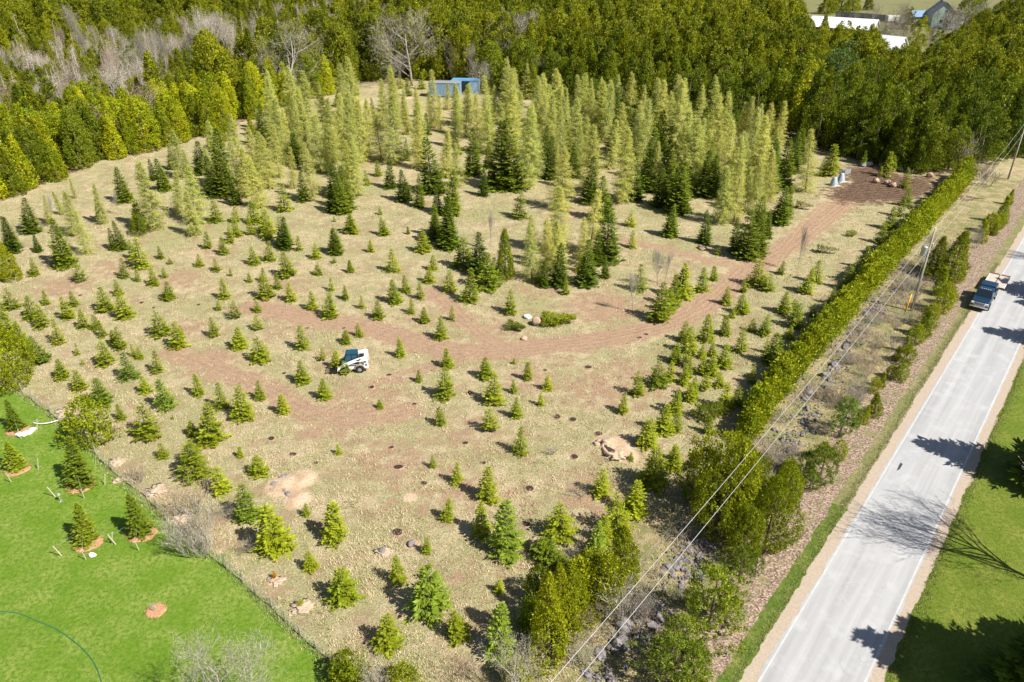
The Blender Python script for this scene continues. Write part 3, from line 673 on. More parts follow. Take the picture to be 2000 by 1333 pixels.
def small_spruces(ox, oy, L_):
    for it in L_:
        zx, zy, zh = it[:3]; t = it[3] if len(it) > 3 else random.choice('gggy'); wf = it[4] if len(it) > 4 else R(.88, 1.12)
        c, tn = TONES[t]
        plant_px('young_spruce', 'spruce_tree', ox + zx / K, oy + zy / K, zh / K, wf=wf, color=c, tone=tn, noun='spruce', group='young nursery spruces in the field')
def group_of(kind, name, noun, group, ox, oy, L_, tones='g', skirt=.06, cat='tree', **kw):
    for it in L_:
        zx, zy, zh = it[:3]; t = it[3] if len(it) > 3 and it[3] else random.choice(tones); wf = it[4] if len(it) > 4 else R(.88, 1.12)
        c, tn = TONES[t]; plant_px(kind, name, ox + zx / K, oy + zy / K, zh / K, skirt, wf=wf, color=c, tone=tn, noun=noun, group=group, cat=cat, **kw)

small_spruces(0, 433, [(195, 312, 110), (695, 325, 125), (790, 275, 190), (745, 220, 120), (860, 365, 105), (900, 215, 80), (950, 240, 45), (1115, 260, 80), (920, 320, 65), (945, 445, 110), (770, 340, 75), (1290, 310, 48), (1210, 285, 75), (1160, 160, 110, 'd'), (1250, 190, 110), (1285, 130, 120), (1400, 85, 110), (1500, 110, 130), (1590, 150, 175), (1670, 170, 95), (1505, 230, 120), (1420, 250, 110), (1605, 320, 150), (1550, 385, 95), (1395, 345, 60), (1470, 345, 90), (1485, 440, 145), (1255, 440, 130), (1220, 500, 60), (1435, 510, 75), (1625, 455, 115), (1745, 500, 115), (1840, 548, 150), (1850, 395, 90), (1925, 445, 88), (1775, 305, 85), (1865, 188, 140), (1765, 215, 95), (1865, 235, 45), (1955, 290, 78), (1965, 70, 78),
  (595, 512, 150), (705, 552, 160), (665, 420, 95), (385, 552, 140), (470, 607, 125), (435, 752, 75), (75, 500, 135), (180, 552, 135), (240, 602, 140), (330, 692, 150), (575, 652, 105), (675, 722, 135), (595, 812, 145), (900, 648, 155), (1000, 717, 155), (1195, 652, 120), (1335, 717, 135), (1450, 787, 155, 'g', 1.1), (1690, 722, 145), (880, 852, 135), (785, 772, 75), (725, 892, 165, 'b', 1.15), (465, 800, 32), (350, 887, 125), (450, 947, 125), (235, 802, 165, 'b'), (130, 702, 150), (55, 642, 150), (160, 745, 120), (30, 560, 110), (260, 470, 90),
  (575, 1037, 170, 'b'), (815, 962, 105), (930, 1052, 185, 'b', 1.15), (820, 1217, 195, 'g', 1.1), (680, 1112, 95), (965, 1107, 32), (1115, 982, 135), (1240, 1057, 165), (1360, 1112, 190), (1450, 1002, 115), (1585, 1077, 115), (1690, 912, 135), (1810, 997, 125), (1890, 1302, 65), (1180, 1252, 235, 'g', 1.1), (1075, 1202, 95), (910, 1327, 90), (1340, 1322, 68), (1880, 830, 110, 'y', 1.1), (1010, 640, 60), (540, 610, 90), (420, 480, 90), (30, 735, 120), (640, 690, 90), (750, 760, 80)])
small_spruces(0, 866, [(1090, 217, 205, 'g', 1.15), (1240, 292, 165), (1445, 187, 120, 'g', 1.2), (1390, 442, 210, 'b', 1.1), (1540, 607, 280, 'y', 1.05), (1710, 412, 75), (1860, 562, 220), (1735, 712, 115), (1680, 908, 42, 'y'), (1925, 892, 200, 'g', 1.15)])
small_spruces(650, 866, [(560, 142, 72), (690, 232, 130), (865, 332, 190), (640, 437, 125), (835, 522, 180), (965, 642, 300, 'b'), (1270, 542, 210, 'y'), (1495, 302, 160, 'y'), (1590, 522, 245), (1685, 412, 205), (1790, 252, 225), (1900, 152, 140), (1470, 622, 190, 'b'), (525, 622, 98), (370, 792, 160), (540, 965, 285, 'b', 1.1), (925, 837, 82), (310, 1147, 185, 'y'), (700, 1102, 170, 'g', 1.15), (930, 1207, 310, 'b', .85), (1090, 1022, 150, 'b'), (1660, 105, 55), (1500, 560, 160)])
small_spruces(650, 433, [(110, 77, 82), (290, 87, 95), (215, 177, 78), (425, 77, 48), (505, 182, 135), (730, 272, 190, 'd'), (870, 392, 220, 'd'), (560, 280, 95), (540, 350, 100, 'y'), (655, 402, 135), (760, 467, 205), (335, 292, 145), (100, 292, 78), (345, 467, 145, 'd', 1.1), (410, 402, 105), (490, 442, 110), (75, 442, 82), (0, 542, 125), (165, 492, 82), (255, 552, 115), (440, 522, 92), (510, 572, 95), (665, 562, 95), (605, 667, 140), (990, 527, 145), (150, 647, 82), (75, 692, 85), (380, 762, 118), (640, 822, 115), (480, 902, 72, 'd'), (625, 997, 175, 'g', 1.15), (265, 1047, 55), (600, 1142, 108, 'd'), (855, 882, 125), (1085, 892, 112), (900, 1032, 185, 'g', 1.05), (1010, 962, 82), (1200, 947, 95), (1160, 1032, 80), (1025, 1102, 125), (1045, 1307, 165), (1010, 797, 38), (1615, 1077, 125), (1700, 982, 145), (1810, 932, 155, 'd', 1.1), (1910, 1062, 115), (1845, 1192, 175), (1750, 1262, 165), (1900, 1335, 95), (1665, 157, 108), (1710, 402, 170, 'd'), (1820, 572, 230, 'd'), (1900, 490, 200, 'd'), (1935, 440, 200, 'g'), (1300, 412, 85), (1900, 802, 95), (1965, 682, 125), (1150, 350, 110), (1390, 290, 120), (1960, 920, 120), (1990, 1010, 110), (20, 190, 150), (900, 300, 100)])
small_spruces(1300, 433, [(20, 512, 150), (80, 442, 220), (205, 402, 145), (270, 337, 92), (290, 192, 62), (510, 372, 165), (570, 397, 115), (335, 472, 115), (430, 402, 85), (425, 522, 115), (655, 522, 135), (640, 302, 85), (785, 412, 155), (835, 352, 135), (545, 642, 125), (230, 682, 165), (130, 742, 155), (330, 645, 120), (420, 742, 155), (325, 822, 140), (720, 602, 145, 'd'), (600, 812, 190, 'd'), (475, 912, 112, 'd'), (370, 542, 65), (60, 790, 110), (250, 872, 125), (150, 992, 125), (50, 1092, 165), (330, 1062, 165), (395, 1032, 112, 'd'), (235, 1192, 112, 'd'), (820, 542, 85, 'd'), (720, 500, 70), (120, 880, 100), (560, 740, 90), (200, 770, 90), (20, 900, 120), (480, 620, 80), (260, 760, 90), (690, 660, 80), (60, 1180, 110), (300, 930, 90), (800, 620, 80)])
small_spruces(650, 0, [(375, 503, 88), (425, 547, 112), (495, 508, 105), (560, 1310, 120), (110, 1312, 112), (285, 1322, 112), (265, 1202, 52), (420, 1312, 48), (1040, 1232, 165, 'd'), (1660, 1272, 105), (255, 992, 95), (190, 1042, 95), (700, 872, 110)])
small_spruces(0, 0, [(1310, 1252, 105), (1420, 1262, 160), (1490, 1312, 150), (1210, 1252, 140), (1960, 1312, 125), (1865, 1242, 42), (1590, 1195, 175, 'y', 1.2), (1320, 1330, 120), (1100, 1310, 100)])
small_spruces(1300, 0, [(910, 1000, 195, 'g'), (930, 962, 115), (870, 992, 120), (1230, 1000, 155), (1190, 992, 65), (1275, 932, 105), (1160, 922, 85), (1330, 1062, 125, 'y'), (1250, 962, 105), (700, 1085, 60)])
group_of('fuzzy_pine', 'young_pine', 'loose young pine', 'loose young pines among the spruces', 0, 433, [(455, 347, 125), (1315, 552, 115), (1440, 612, 95), (1930, 860, 85), (1800, 782, 78), (1930, 682, 78), (1080, 1372, 155)], 'gy', .1)
group_of('fuzzy_pine', 'young_pine', 'loose young pine', 'loose young pines among the spruces', 650, 433, [(875, 1182, 145)], 'gy', .1)
group_of('fuzzy_pine', 'young_pine', 'loose young pine', 'loose young pines among the spruces', 1300, 433, [(200, 860, 110), (120, 820, 120), (720, 560, 110), (220, 950, 100)], 'gy', .1)
# tall dark spruces between the larches
TS = 'tall dark spruces in the larch plantation'
group_of('tall_spruce', 'tall_spruce', 'tall spruce', TS, 0, 0, [(700, 1137, 210), (860, 1012, 125), (920, 1072, 195), (965, 952, 135), (1200, 1112, 240), (1130, 982, 200), (1270, 1112, 280), (1320, 1152, 165), (1650, 932, 190), (1700, 1132, 175), (1590, 1400, 190), (1890, 1202, 185), (1930, 1182, 255), (1850, 1192, 165), (180, 1312, 210), (80, 1402, 200), (365, 1500, 285), (690, 1402, 175), (640, 1400, 130), (215, 1410, 100), (1240, 1062, 350), (560, 1230, 120), (1040, 960, 120)], 'gd')
group_of('tall_spruce', 'tall_spruce', 'tall spruce', TS, 0, 433, [(75, 187, 210)], 'gd')
group_of('tall_spruce', 'tall_spruce', 'tall spruce', TS, 650, 0, [(520, 760, 130), (560, 1092, 330), (780, 992, 285), (840, 1102, 165), (930, 1072, 400), (995, 1082, 430), (320, 1062, 195), (410, 902, 125), (405, 1132, 185), (485, 1167, 185), (585, 1202, 155), (660, 1212, 275), (1210, 1012, 255), (1310, 952, 265), (1350, 1002, 205), (1700, 892, 205), (1680, 1132, 255), (1740, 1082, 255), (1830, 1162, 225), (1900, 1182, 255), (1935, 1192, 290), (1880, 882, 205), (60, 1202, 235), (15, 1112, 205), (970, 602, 165), (940, 642, 185), (1000, 652, 155), (1240, 702, 205), (1560, 852, 205), (640, 1395, 300), (580, 1330, 190), (1620, 880, 200), (1480, 700, 150), (1760, 980, 200), (870, 940, 150), (1430, 1150, 280), (1500, 1240, 260), (1180, 900, 200)], 'gd')
group_of('tall_spruce', 'tall_spruce', 'tall spruce', TS, 650, 433, [(20, 192, 155), (650, 162, 265), (580, 110, 150), (1525, 242, 350), (1520, 322, 135), (1410, 367, 265), (1260, 372, 255), (1180, 370, 150), (820, 312, 255), (1470, 250, 200)], 'gd')
group_of('tall_spruce', 'tall_spruce', 'tall spruce', TS, 1300, 433, [(215, 132, 195), (450, 222, 285), (505, 202, 255), (390, 180, 200), (560, 100, 160), (20, 90, 180)], 'gd')
group_of('tall_spruce', 'tall_spruce', 'tall spruce', TS, 1300, 0, [(60, 1207, 285), (650, 1052, 285), (700, 972, 235), (630, 1262, 225), (670, 1222, 185), (520, 1292, 200), (370, 932, 155), (20, 1100, 260), (590, 1000, 200), (480, 1060, 220), (740, 922, 205)], 'g')
# larches
LG = 'pale larches just coming into leaf'
def larches(ox, oy, L_):
    L_ = [(*t[:4], 1 + (t[4] - 1) * .45) if len(t) > 4 else t for t in L_]
    keep = dict(TONES); TONES.update(g=((1, 1, 1), 'pale green'), y=((1.06, 1.01, .95), 'pale yellow'))
    group_of('larch', 'larch_tree', 'larch', LG, ox, oy, L_, 'gy', .04); TONES.update(keep)
larches(650, 0, [(160, 922, 370), (130, 1112, 360, 'g', 1.25), (340, 932, 400), (270, 902, 290), (480, 952, 305), (630, 1002, 275, 'y', 1.3), (680, 832, 275), (740, 772, 300), (600, 742, 210), (810, 862, 335), (850, 742, 190), (880, 872, 255), (1080, 1062, 470, 'g', 1.35), (1130, 1002, 355), (1160, 702, 265), (1080, 562, 205), (870, 532, 115), (1200, 522, 145), (1250, 642, 225), (1300, 502, 150), (1380, 742, 325), (1490, 802, 345), (1430, 1082, 385, 'y', 1.2), (1370, 952, 255), (1290, 802, 255), (1270, 1182, 355, 'y', 1.2), (1580, 682, 265), (1650, 692, 290), (1720, 692, 215), (1620, 1142, 430, 'y', 1.15), (1810, 1082, 285), (1860, 822, 305), (1910, 752, 330), (1820, 722, 285), (1980, 1052, 400), (700, 1052, 245), (1240, 1002, 205), (1250, 1420, 380, 'y', 1.45), (1430, 1420, 360, 'y', 1.3), (1110, 1400, 200, 'y'), (550, 700, 190), (420, 760, 220), (230, 720, 180), (60, 800, 200), (130, 720, 180), (950, 820, 220), (1030, 780, 260), (1540, 720, 270), (1430, 640, 200), (1350, 560, 160), (1760, 780, 240), (480, 660, 180), (340, 640, 160), (640, 620, 160), (1100, 860, 280), (1180, 620, 200), (700, 700, 240), (780, 690, 220)])
larches(0, 0, [(1020, 1002, 275, 'g', 1.15), (1100, 1262, 335, 'g', 1.3), (870, 1292, 395, 'g', 1.5), (1000, 1202, 245, 'g', 1.2), (1330, 1102, 335, 'g', 1.2), (1380, 1112, 285), (1460, 1172, 305), (1500, 1062, 300), (1560, 902, 255), (1600, 852, 245), (1750, 1132, 335), (1720, 962, 205), (1800, 982, 335, 'g', 1.3), (1850, 902, 265), (1950, 1112, 335), (1970, 1022, 500), (1500, 652, 115), (1560, 1002, 305), (580, 1260, 230), (430, 1320, 250, 'g', 1.3), (280, 1252, 165), (350, 1202, 135), (420, 1112, 115, 'y'), (1470, 820, 210), (1680, 850, 180), (1640, 1060, 240), (1180, 1080, 250), (1780, 800, 160), (1900, 800, 180), (1420, 960, 250)])
larches(0, 433, [(490, 190, 260, 'g', 1.3), (1090, 90, 260, 'g', 1.3)])
larches(1300, 0, [(50, 882, 430), (260, 732, 305), (350, 722, 155), (440, 862, 325), (500, 882, 300), (560, 832, 255), (620, 852, 285), (140, 1082, 420, 'g', 1.25), (200, 1082, 355), (280, 962, 265), (340, 842, 175), (310, 1262, 335, 'g', 1.2), (380, 1252, 360), (440, 1182, 245), (500, 1202, 285), (570, 1132, 285), (780, 1082, 365, 'y', 1.4), (420, 1000, 240), (240, 860, 240), (60, 760, 300), (600, 960, 240), (350, 1100, 240)])
larches(650, 433, [(1110, 332, 310, 'g', 1.15), (1250, 290, 300, 'y', 1.2), (1400, 260, 280, 'y', 1.1), (1200, 250, 260, 'y')])
# the stand is thick towards the back: more of both between the measured ones
for poly, n in (([(930, 212), (1190, 232), (1500, 272), (1555, 365), (1470, 405), (1150, 355), (960, 300)], 78), ([(420, 330), (560, 245), (780, 215), (930, 215), (960, 300), (720, 330), (560, 350), (450, 395)], 30)):
    k = 0
    while k < n:
        u, v = R(400, 1560), R(205, 410)
        if not in_poly(np.array([[u, v]]), poly)[0]: continue
        k += 1; x, y = at(u, v)
        if random.random() < (.68 if u > 950 else .8):
            c_, tn = random.choice([((1, 1, 1), 'pale green'), ((1.05, 1.02, .94), 'pale yellow')]); plant('larch', 'larch_tree', x, y, R(9, 14.5), R(.85, 1.1), c_, tn, 'larch', group=LG)
        else:
            c_, tn = TONES[random.choice('ggd')]; plant('tall_spruce', 'tall_spruce', x, y, R(6, 10.5), R(.9, 1.15), c_, tn, 'tall spruce', group=TS)
# cedars standing in and around the field
CG = 'lone cedars in and around the field'
group_of('young_cedar', 'young_cedar', 'cedar', CG, 0, 0, [(1230, 832, 125), (1280, 792, 115), (1190, 837, 95), (1410, 762, 105), (1620, 682, 95), (1670, 762, 115), (1720, 642, 65), (1800, 592, 55), (1890, 602, 95), (780, 1292, 155, 'd')], 'g')
group_of('young_cedar', 'young_cedar', 'cedar', CG, 0, 433, [(75, 337, 245, 'y', 1.1), (780, 82, 120, 'd'), (530, 1242, 250, 'y', 1.25)])
group_of('young_cedar', 'young_cedar', 'cedar', CG, 650, 0, [(130, 542, 65), (30, 602, 95), (60, 582, 62)], 'g')
group_of('young_cedar', 'young_cedar', 'cedar', CG, 650, 433, [(965, 332, 290, 'g', .9)])
group_of('young_cedar', 'young_cedar', 'cedar', CG, 0, 866, [(1950, 1350, 170, 'd', 1.2)])
group_of('young_cedar', 'young_cedar', 'cedar', CG, 650, 866, [(80, 1350, 140, 'd', 1.2), (400, 1370, 120, 'y', 1.5), (1030, 1370, 170, 'y', 1.3), (1200, 1200, 480, 'y', .85), (1330, 1010, 355, 'y', .9), (1385, 910, 265, 'y'), (1520, 890, 270, 'y'), (1620, 760, 300, 'y'), (1130, 870, 180, 'd'), (1270, 1080, 380, 'y', .8), (1440, 850, 240, 'g'), (1120, 1060, 200, 'd')])
BIG = plant_px('big_cedar', 'big_cedar', 20, 772, 150, .12, wf=.95, color=TONES['y'][0], tone='yellow-green', noun='round cedar', var=1)
group_of('big_cedar', 'big_cedar', 'large cedar', 'large cedars of the roadside clump', 1300, 866, [(280, 560, 620, 'g', .80), (430, 470, 420, 'g', .8), (560, 620, 430, 'y', .75), (420, 690, 330, 'g', .8), (640, 420, 330, 'y', .7), (200, 380, 360, 'g', .85)], 'g', .16)
RC = 'cedars along the road verge'
group_of('young_cedar', 'young_cedar', 'roadside cedar', RC, 1300, 433, [(1580, 352, 310, 'g', 1.15), (1500, 300, 220, 'g', 1.1), (1530, 522, 185), (1575, 472, 125), (1430, 652, 155), (1385, 690, 120), (1470, 600, 140), (1330, 802, 115), (1300, 900, 105), (1280, 782, 85), (1160, 1092, 135), (1100, 1132, 105), (870, 1340, 115), (1160, 962, 95), (1200, 930, 90), (1250, 880, 80), (1520, 420, 160), (1760, 130, 130), (1800, 70, 120), (1850, 30, 90), (1340, 740, 100), (1060, 1150, 90), (960, 1330, 110)], 'gyy', .08)
group_of('young_cedar', 'young_cedar', 'roadside cedar', RC, 1300, 0, [(1870, 1260, 160), (1850, 1290, 100), (1910, 1150, 90), (1830, 1320, 80)], 'gy', .08)
PG = 'pines along the road verge'
group_of('pine_tree', 'pine_tree', 'soft pine', PG, 1300, 866, [(855, 240, 220, 'g'), (770, 215, 160, 'd'), (800, 270, 120, 'y'), (240, 1080, 390, 'y', .95), (330, 1010, 200, 'y', 1.0), (90, 1240, 260, 'g', 1.1), (30, 1400, 300, 'g', 1.2), (120, 1400, 240, 'y', 1.1), (410, 760, 200, 'g'), (500, 730, 120, 'g')], 'g', .08)
group_of('pine_tree', 'pine_tree', 'soft pine', PG, 1300, 433, [(970, 1202, 225, 'b', .9)], 'g', .08)
# cedar hedge between field and stone row
HEDGE = [(1478, 868), (1505, 815), (1552, 756), (1585, 716), (1622, 674), (1655, 633), (1700, 580), (1752, 517), (1800, 465), (1845, 415), (1880, 376), (1898, 352)]
HW = pts(HEDGE); acc = 0; nxt = 0
for a, c in zip(HW[:-1], HW[1:]):
    a, c = Vector(a), Vector(c); ln = (c - a).length; d = (c - a).normalized(); nrm = Vector((-d.y, d.x))
    while nxt < acc + ln:
        p = a + d * (nxt - acc) + nrm * (1.1 + R(-.2, .2)); far = min(1, nxt / 60)
        y_ = random.random() < .45; c_, tn = TONES['y' if y_ else 'g']
        plant('hedge_cedar', 'hedge_cedar', p.x, p.y, R(2.6, 4.0) + .6 * far, 1.15, (c_[0] * 1.15, c_[1] * 1.15, c_[2]), tn, 'clipped hedge cedar', group='cedars planted as a hedge')
        nxt += R(.80, 1.0)
    acc += ln
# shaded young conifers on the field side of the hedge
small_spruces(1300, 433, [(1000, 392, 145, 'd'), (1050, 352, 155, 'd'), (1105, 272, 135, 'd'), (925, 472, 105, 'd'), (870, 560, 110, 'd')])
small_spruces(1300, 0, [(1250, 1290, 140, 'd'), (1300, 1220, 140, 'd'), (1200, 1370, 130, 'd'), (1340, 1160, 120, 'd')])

# forest beyond the field
eu = np.array([p[0] for p in EDGE]); ev = np.array([p[1] for p in EDGE])
cand = []; step = 3.0
yy = 120.0
while yy < 640:
    st = (4.3 if yy > 170 else 3.8) + max(0, yy - 200) * .0058
    xs = np.arange(-yy * .86 - 20, yy * .86 + 20, st)
    for x in xs: cand.append((x + R(-.35, .35) * st, yy + R(-.35, .35) * st, st))
    yy += st * .92
cand = np.array(cand); Pd = cand[:, 1] * CP + CAM_H * SP; Pu = cand[:, 1] * SP - CAM_H * CP
cu = 1000 + FPX * cand[:, 0] / Pd; cv = 666.5 - FPX * Pu / Pd
ok = (cv < np.interp(cu, eu, ev) - 1) & (cu > -220) & (cu < 2220)
CLEAR = [(1585, 118), (1680, 130), (1800, 128), (1890, 95), (1890, 40), (1880, -20), (1600, -20), (1575, 60)]
MIXED = [(-100, 330), (120, 262), (300, 235), (420, 190), (560, 150), (640, 120), (800, 90), (790, 22), (600, 30), (420, 62), (260, 84), (60, 120), (-100, 160)]
UV = np.stack([cu, cv], 1); ok &= ~in_poly(UV, CLEAR)
mixd = in_poly(UV, MIXED); ok &= ~(mixd & (rng.random(len(cand)) < .68)); ok &= rng.random(len(cand)) > np.where(cu > 750, .20, .10)
# leave the road corridor open
sd = (cand[:, :2] - ROAD_L) @ ROAD_N; ok &= ~((sd > -6) & (sd < ROAD_W + 8))
cand = cand[ok]; cu = cu[ok]; cv = cv[ok]; mixd = mixd[ok]
edge_d = np.interp(cu, eu, ev) - cv
order = np.argsort(np.hypot(cand[:, 0], cand[:, 1]) + np.where((cu < -20) | (cu > 2030), 1e4, 0) + edge_d * .55)
LIMU = [1540, 1590, 1690, 1712, 1760, 1800, 1850, 1900, 1960, 2010]; LIMV = [0, 46, 58, 84, 100, 94, 66, 28, 0, -25]
def hcap(u, v):
    return 99 if u < 1540 or u > 2010 else height_at(u, v, float(np.interp(u, LIMU, LIMV))) * random.choice([.7, .8, .88, .95, 1.0, 1.12])
NI = 285
FG = 'cedars of the forest edge'
for i in order[:NI]:
    x, y, st = cand[i]; lf = cu[i] < 720
    h = (R(8.5, 12.5) if lf else R(8, 17)) * (.6 if mixd[i] else 1); h = min(h, hcap(cu[i], cv[i]))
    if h < 3: continue
    if edge_d[i] < 6 and random.random() < .3: h *= .72
    yel = (lf and random.random() < .75) or (not lf and random.random() < .10)
    c_ = ((1.58, 1.56, 1.0) if lf else (1.05, 1.05, .95)) if yel else (.78, .88, 1.0); tn = 'yellow-green' if yel else 'dark green'
    plant('cedar_tree', 'cedar_tree', x, y, h, (R(.9, 1.2) if lf else R(1.0, 1.4)) * (11 / h) ** .7, c_, tn, 'forest cedar', group=FG, lm='forest', var=random.choice([0, 2, 2, 4, 5, 2]) if lf else None)
rest = np.array([i for i in order[NI:] if proj(cand[i][0], cand[i][1], 14)[1] < 1500 and -200 < cu[i] < 2200])
# the far wood reads as one mass: points carrying crowns
fm = bpy.data.meshes.new('cedar_forest'); fm.vertices.add(len(rest))
fm.vertices.foreach_set('co', np.column_stack([cand[rest, 0], cand[rest, 1], np.zeros(len(rest))]).astype(np.float32).ravel())
sc_ = rng.uniform(.62, 1.6, len(rest)) * np.where(mixd[rest], .6, 1) * np.clip(cand[rest, 2] / 4.0, 1, 1.3)
cap = np.array([hcap(cu[i], cv[i]) for i in rest]) / 11; sc_ = np.where(cap < .28, 0.0, np.minimum(sc_, cap))
a_ = fm.attributes.new('size', 'FLOAT', 'POINT'); a_.data.foreach_set('value', sc_.astype(np.float32))
a_ = fm.attributes.new('turn', 'FLOAT', 'POINT'); a_.data.foreach_set('value', (rng.random(len(rest)) * 6.28).astype(np.float32))
a_ = fm.attributes.new('pick', 'INT', 'POINT'); a_.data.foreach_set('value', rng.integers(0, 6, len(rest)).astype(np.int32))
crowns = {}
for r_ in REG:
    if r_['kind'] == 'forest cedar':
        for ch in r_['o'].children:
            if ch.name.startswith('crown'): crowns.setdefault(ch.data.name, ch)
ng = bpy.data.node_groups.new('forest_points', 'GeometryNodeTree')
ng.interface.new_socket('Geometry', in_out='INPUT', socket_type='NodeSocketGeometry'); ng.interface.new_socket('Geometry', in_out='OUTPUT', socket_type='NodeSocketGeometry')
gi = ng.nodes.new('NodeGroupInput'); go = ng.nodes.new('NodeGroupOutput'); g2i = ng.nodes.new('GeometryNodeGeometryToInstance')
for ch in list(crowns.values()):
    oi = ng.nodes.new('GeometryNodeObjectInfo'); oi.inputs[0].default_value = ch; oi.transform_space = 'ORIGINAL'; ng.links.new(oi.outputs['Geometry'], g2i.inputs[0])
iop = ng.nodes.new('GeometryNodeInstanceOnPoints'); iop.inputs['Pick Instance'].default_value = True
def named(nm, ty):
    n_ = ng.nodes.new('GeometryNodeInputNamedAttribute'); n_.data_type = ty; n_.inputs[0].default_value = nm; return n_.outputs[0]
ng.links.new(gi.outputs[0], iop.inputs['Points']); ng.links.new(g2i.outputs[0], iop.inputs['Instance'])
ng.links.new(named('pick', 'INT'), iop.inputs['Instance Index']); ng.links.new(named('size', 'FLOAT'), iop.inputs['Scale'])
cx = ng.nodes.new('ShaderNodeCombineXYZ'); ng.links.new(named('turn', 'FLOAT'), cx.inputs[2]); ng.links.new(cx.outputs[0], iop.inputs['Rotation'])
ng.links.new(iop.outputs[0], go.inputs[0])
fo = tag(obj('cedar_forest', fm), 'dense cedar wood stretching away behind the field', 'forest', kind='stuff')
fo.modifiers.new('trees', 'NODES').node_group = ng

# leafless trees and dead conifers scattered through the wet opening left of the field
PINK = (1.0, .80, .72); PALE = (1.25, 1.25, 1.25); DK = (.62, .58, .56)
XM = []
while len(XM) < 270:
    u, v = R(-40, 790), R(25, 330)
    if in_poly(np.array([[u, v]]), MIXED)[0]: XM.append((u, v))
for i, (u, v) in enumerate(XM):
    x, y = at(u, v); kd, nm, noun, ct = [('bare_poplar', 'bare_tree', 'leafless slim tree', .85), ('snag', 'dead_tree', 'dead thin conifer', 1.1), ('bare_maple', 'bare_tree', 'leafless spreading tree', .75), ('snag', 'dead_tree', 'dead thin conifer', .9)][i % 4]
    plant(kd, nm, x, y, R(8, 13), ct, (1.3, 1.28, 1.25) if i % 3 else (1.0, .85, .78), 'pale grey' if i % 3 else 'brownish', noun, 'tree', 'leafless and dead trees in the wet wood', lm='forest')
for i in range(22):     # a few leafless crowns among the cedars on the right, and around the farm
    u, v = R(820, 1560), R(60, 200)
    x, y = at(u, v); plant('bare_maple' if i % 2 else 'bare_poplar', 'bare_tree', x, y, R(11, 15), .6, (1.1, 1.05, 1.0), 'grey', 'leafless crown among cedars', 'tree', 'leafless and dead trees in the wet wood', lm='forest')
for i in range(44):
    u, v = (R(1720, 1980), R(62, 112)) if i % 2 else (R(1620, 2000), R(-25, 22))
    x, y = at(u, v); plant('bare_maple' if i % 3 else 'bare_poplar', 'bare_tree', x, y, R(9, 13), R(.55, .8), DK if i % 2 else (1, 1, 1), 'dark grey' if i % 2 else 'grey', 'leafless yard tree', 'tree', 'leafless trees around the farm', lm='forest')
# bare trees: measured base, top
def bares(kind, name, noun, group, ox, oy, L_, cat='tree', tint=(1, 1, 1), tone='grey', lm='forest'):
    for it in L_:
        zx, zy, zt = it[:3]; wf = it[3] if len(it) > 3 else 1.0; tc = it[4] if len(it) > 4 else tint; tn = it[5] if len(it) > 5 else tone
        u, v, vt = ox + zx / K, oy + zy / K, oy + zt / K
        x, y = at(u, v); h = height_at(u, v, vt); plant(kind, name, x, y, h, wf, tc, tn, noun, cat, group, lm=lm)
bares('bare_poplar', 'bare_tree', 'leafless poplar', 'leafless trees in the wood', 0, 0, [(1180, 420, 20, 1.1, PALE, 'pale grey'), (1300, 400, 30, .8, PALE, 'pale grey'), (1440, 380, 60, .7), (830, 480, 120, .6), (960, 460, 140, .6), (650, 330, 120, .7), (560, 340, 120, .6), (460, 310, 0, .6), (880, 420, 130, .7), (1100, 400, 130, .6), (740, 430, 170, .7), (1560, 200, 0, .6), (1700, 200, 10, .7), (1800, 180, 0, .7), (1900, 170, 20, .7), (500, 380, 130, .7), (610, 250, 20, .6)])
bares('bare_maple', 'bare_tree', 'leafless spreading tree', 'leafless trees in the wood', 0, 0, [(1650, 560, 90, 1.0), (540, 850, 550, 1.1, PINK, 'pinkish'), (860, 740, 450, 1.05, PINK, 'brownish'), (460, 560, 380, .9), (300, 560, 420, .8), (1180, 600, 400, .6)])
bares('snag', 'dead_tree', 'dead thin conifer', 'dead conifers among the cedars', 0, 0, [(250, 500, 280), (480, 560, 280), (160, 330, 70), (600, 480, 280), (100, 560, 390), (400, 520, 370), (1640, 560, 290, 1.2), (720, 560, 330), (330, 420, 230), (60, 680, 520), (130, 640, 480), (230, 680, 520), (800, 560, 420), (960, 540, 380), (40, 420, 250), (520, 300, 140), (840, 250, 120)], tint=PALE, tone='pale grey')
bares('bare_maple', 'bare_tree', 'leafless spreading tree', 'leafless trees in the wood', 650, 0, [(440, 480, 10, 1.15), (970, 430, 30, .75, PALE, 'pale grey'), (1070, 420, 20, .6, PALE, 'pale grey'), (820, 530, 310, .9), (1850, 480, 260, .8), (380, 470, 280, .9), (1900, 560, 430, .9), (1200, 330, 170, .7)])
bares('bare_maple', 'bare_tree', 'leafless yard tree', 'leafless trees around the farm', 1300, 0, [(1270, 260, -10, .9, DK, 'dark grey'), (1470, 260, 10, .75, DK, 'dark grey'), (1130, 200, 0, .6, DK, 'dark grey'), (1600, 260, 30, .8), (1700, 220, -10, .9), (1900, 200, -20, .9), (180, 220, 10, .9), (1590, 420, 240, .6, PALE, 'pale grey'), (1040, 160, 50, .8, DK, 'dark grey'), (960, 150, 60, .9, DK, 'dark grey'), (1800, 200, 40, .9), (990, 520, 380, .8, PINK, 'brownish')])
bares('bare_shrub', 'bare_shrub', 'rounded leafless shrub', 'leafless shrubs', 1300, 0, [(1600, 940, 700, 1.15, (.8, .75, .75), 'brownish grey'), (1760, 1010, 860, .9, (.7, .6, .6), 'brownish grey'), (1790, 1040, 930, 1.4, (.5, .42, .42), 'dark brown')], cat='shrub')
SG = 'leafless shrubs'
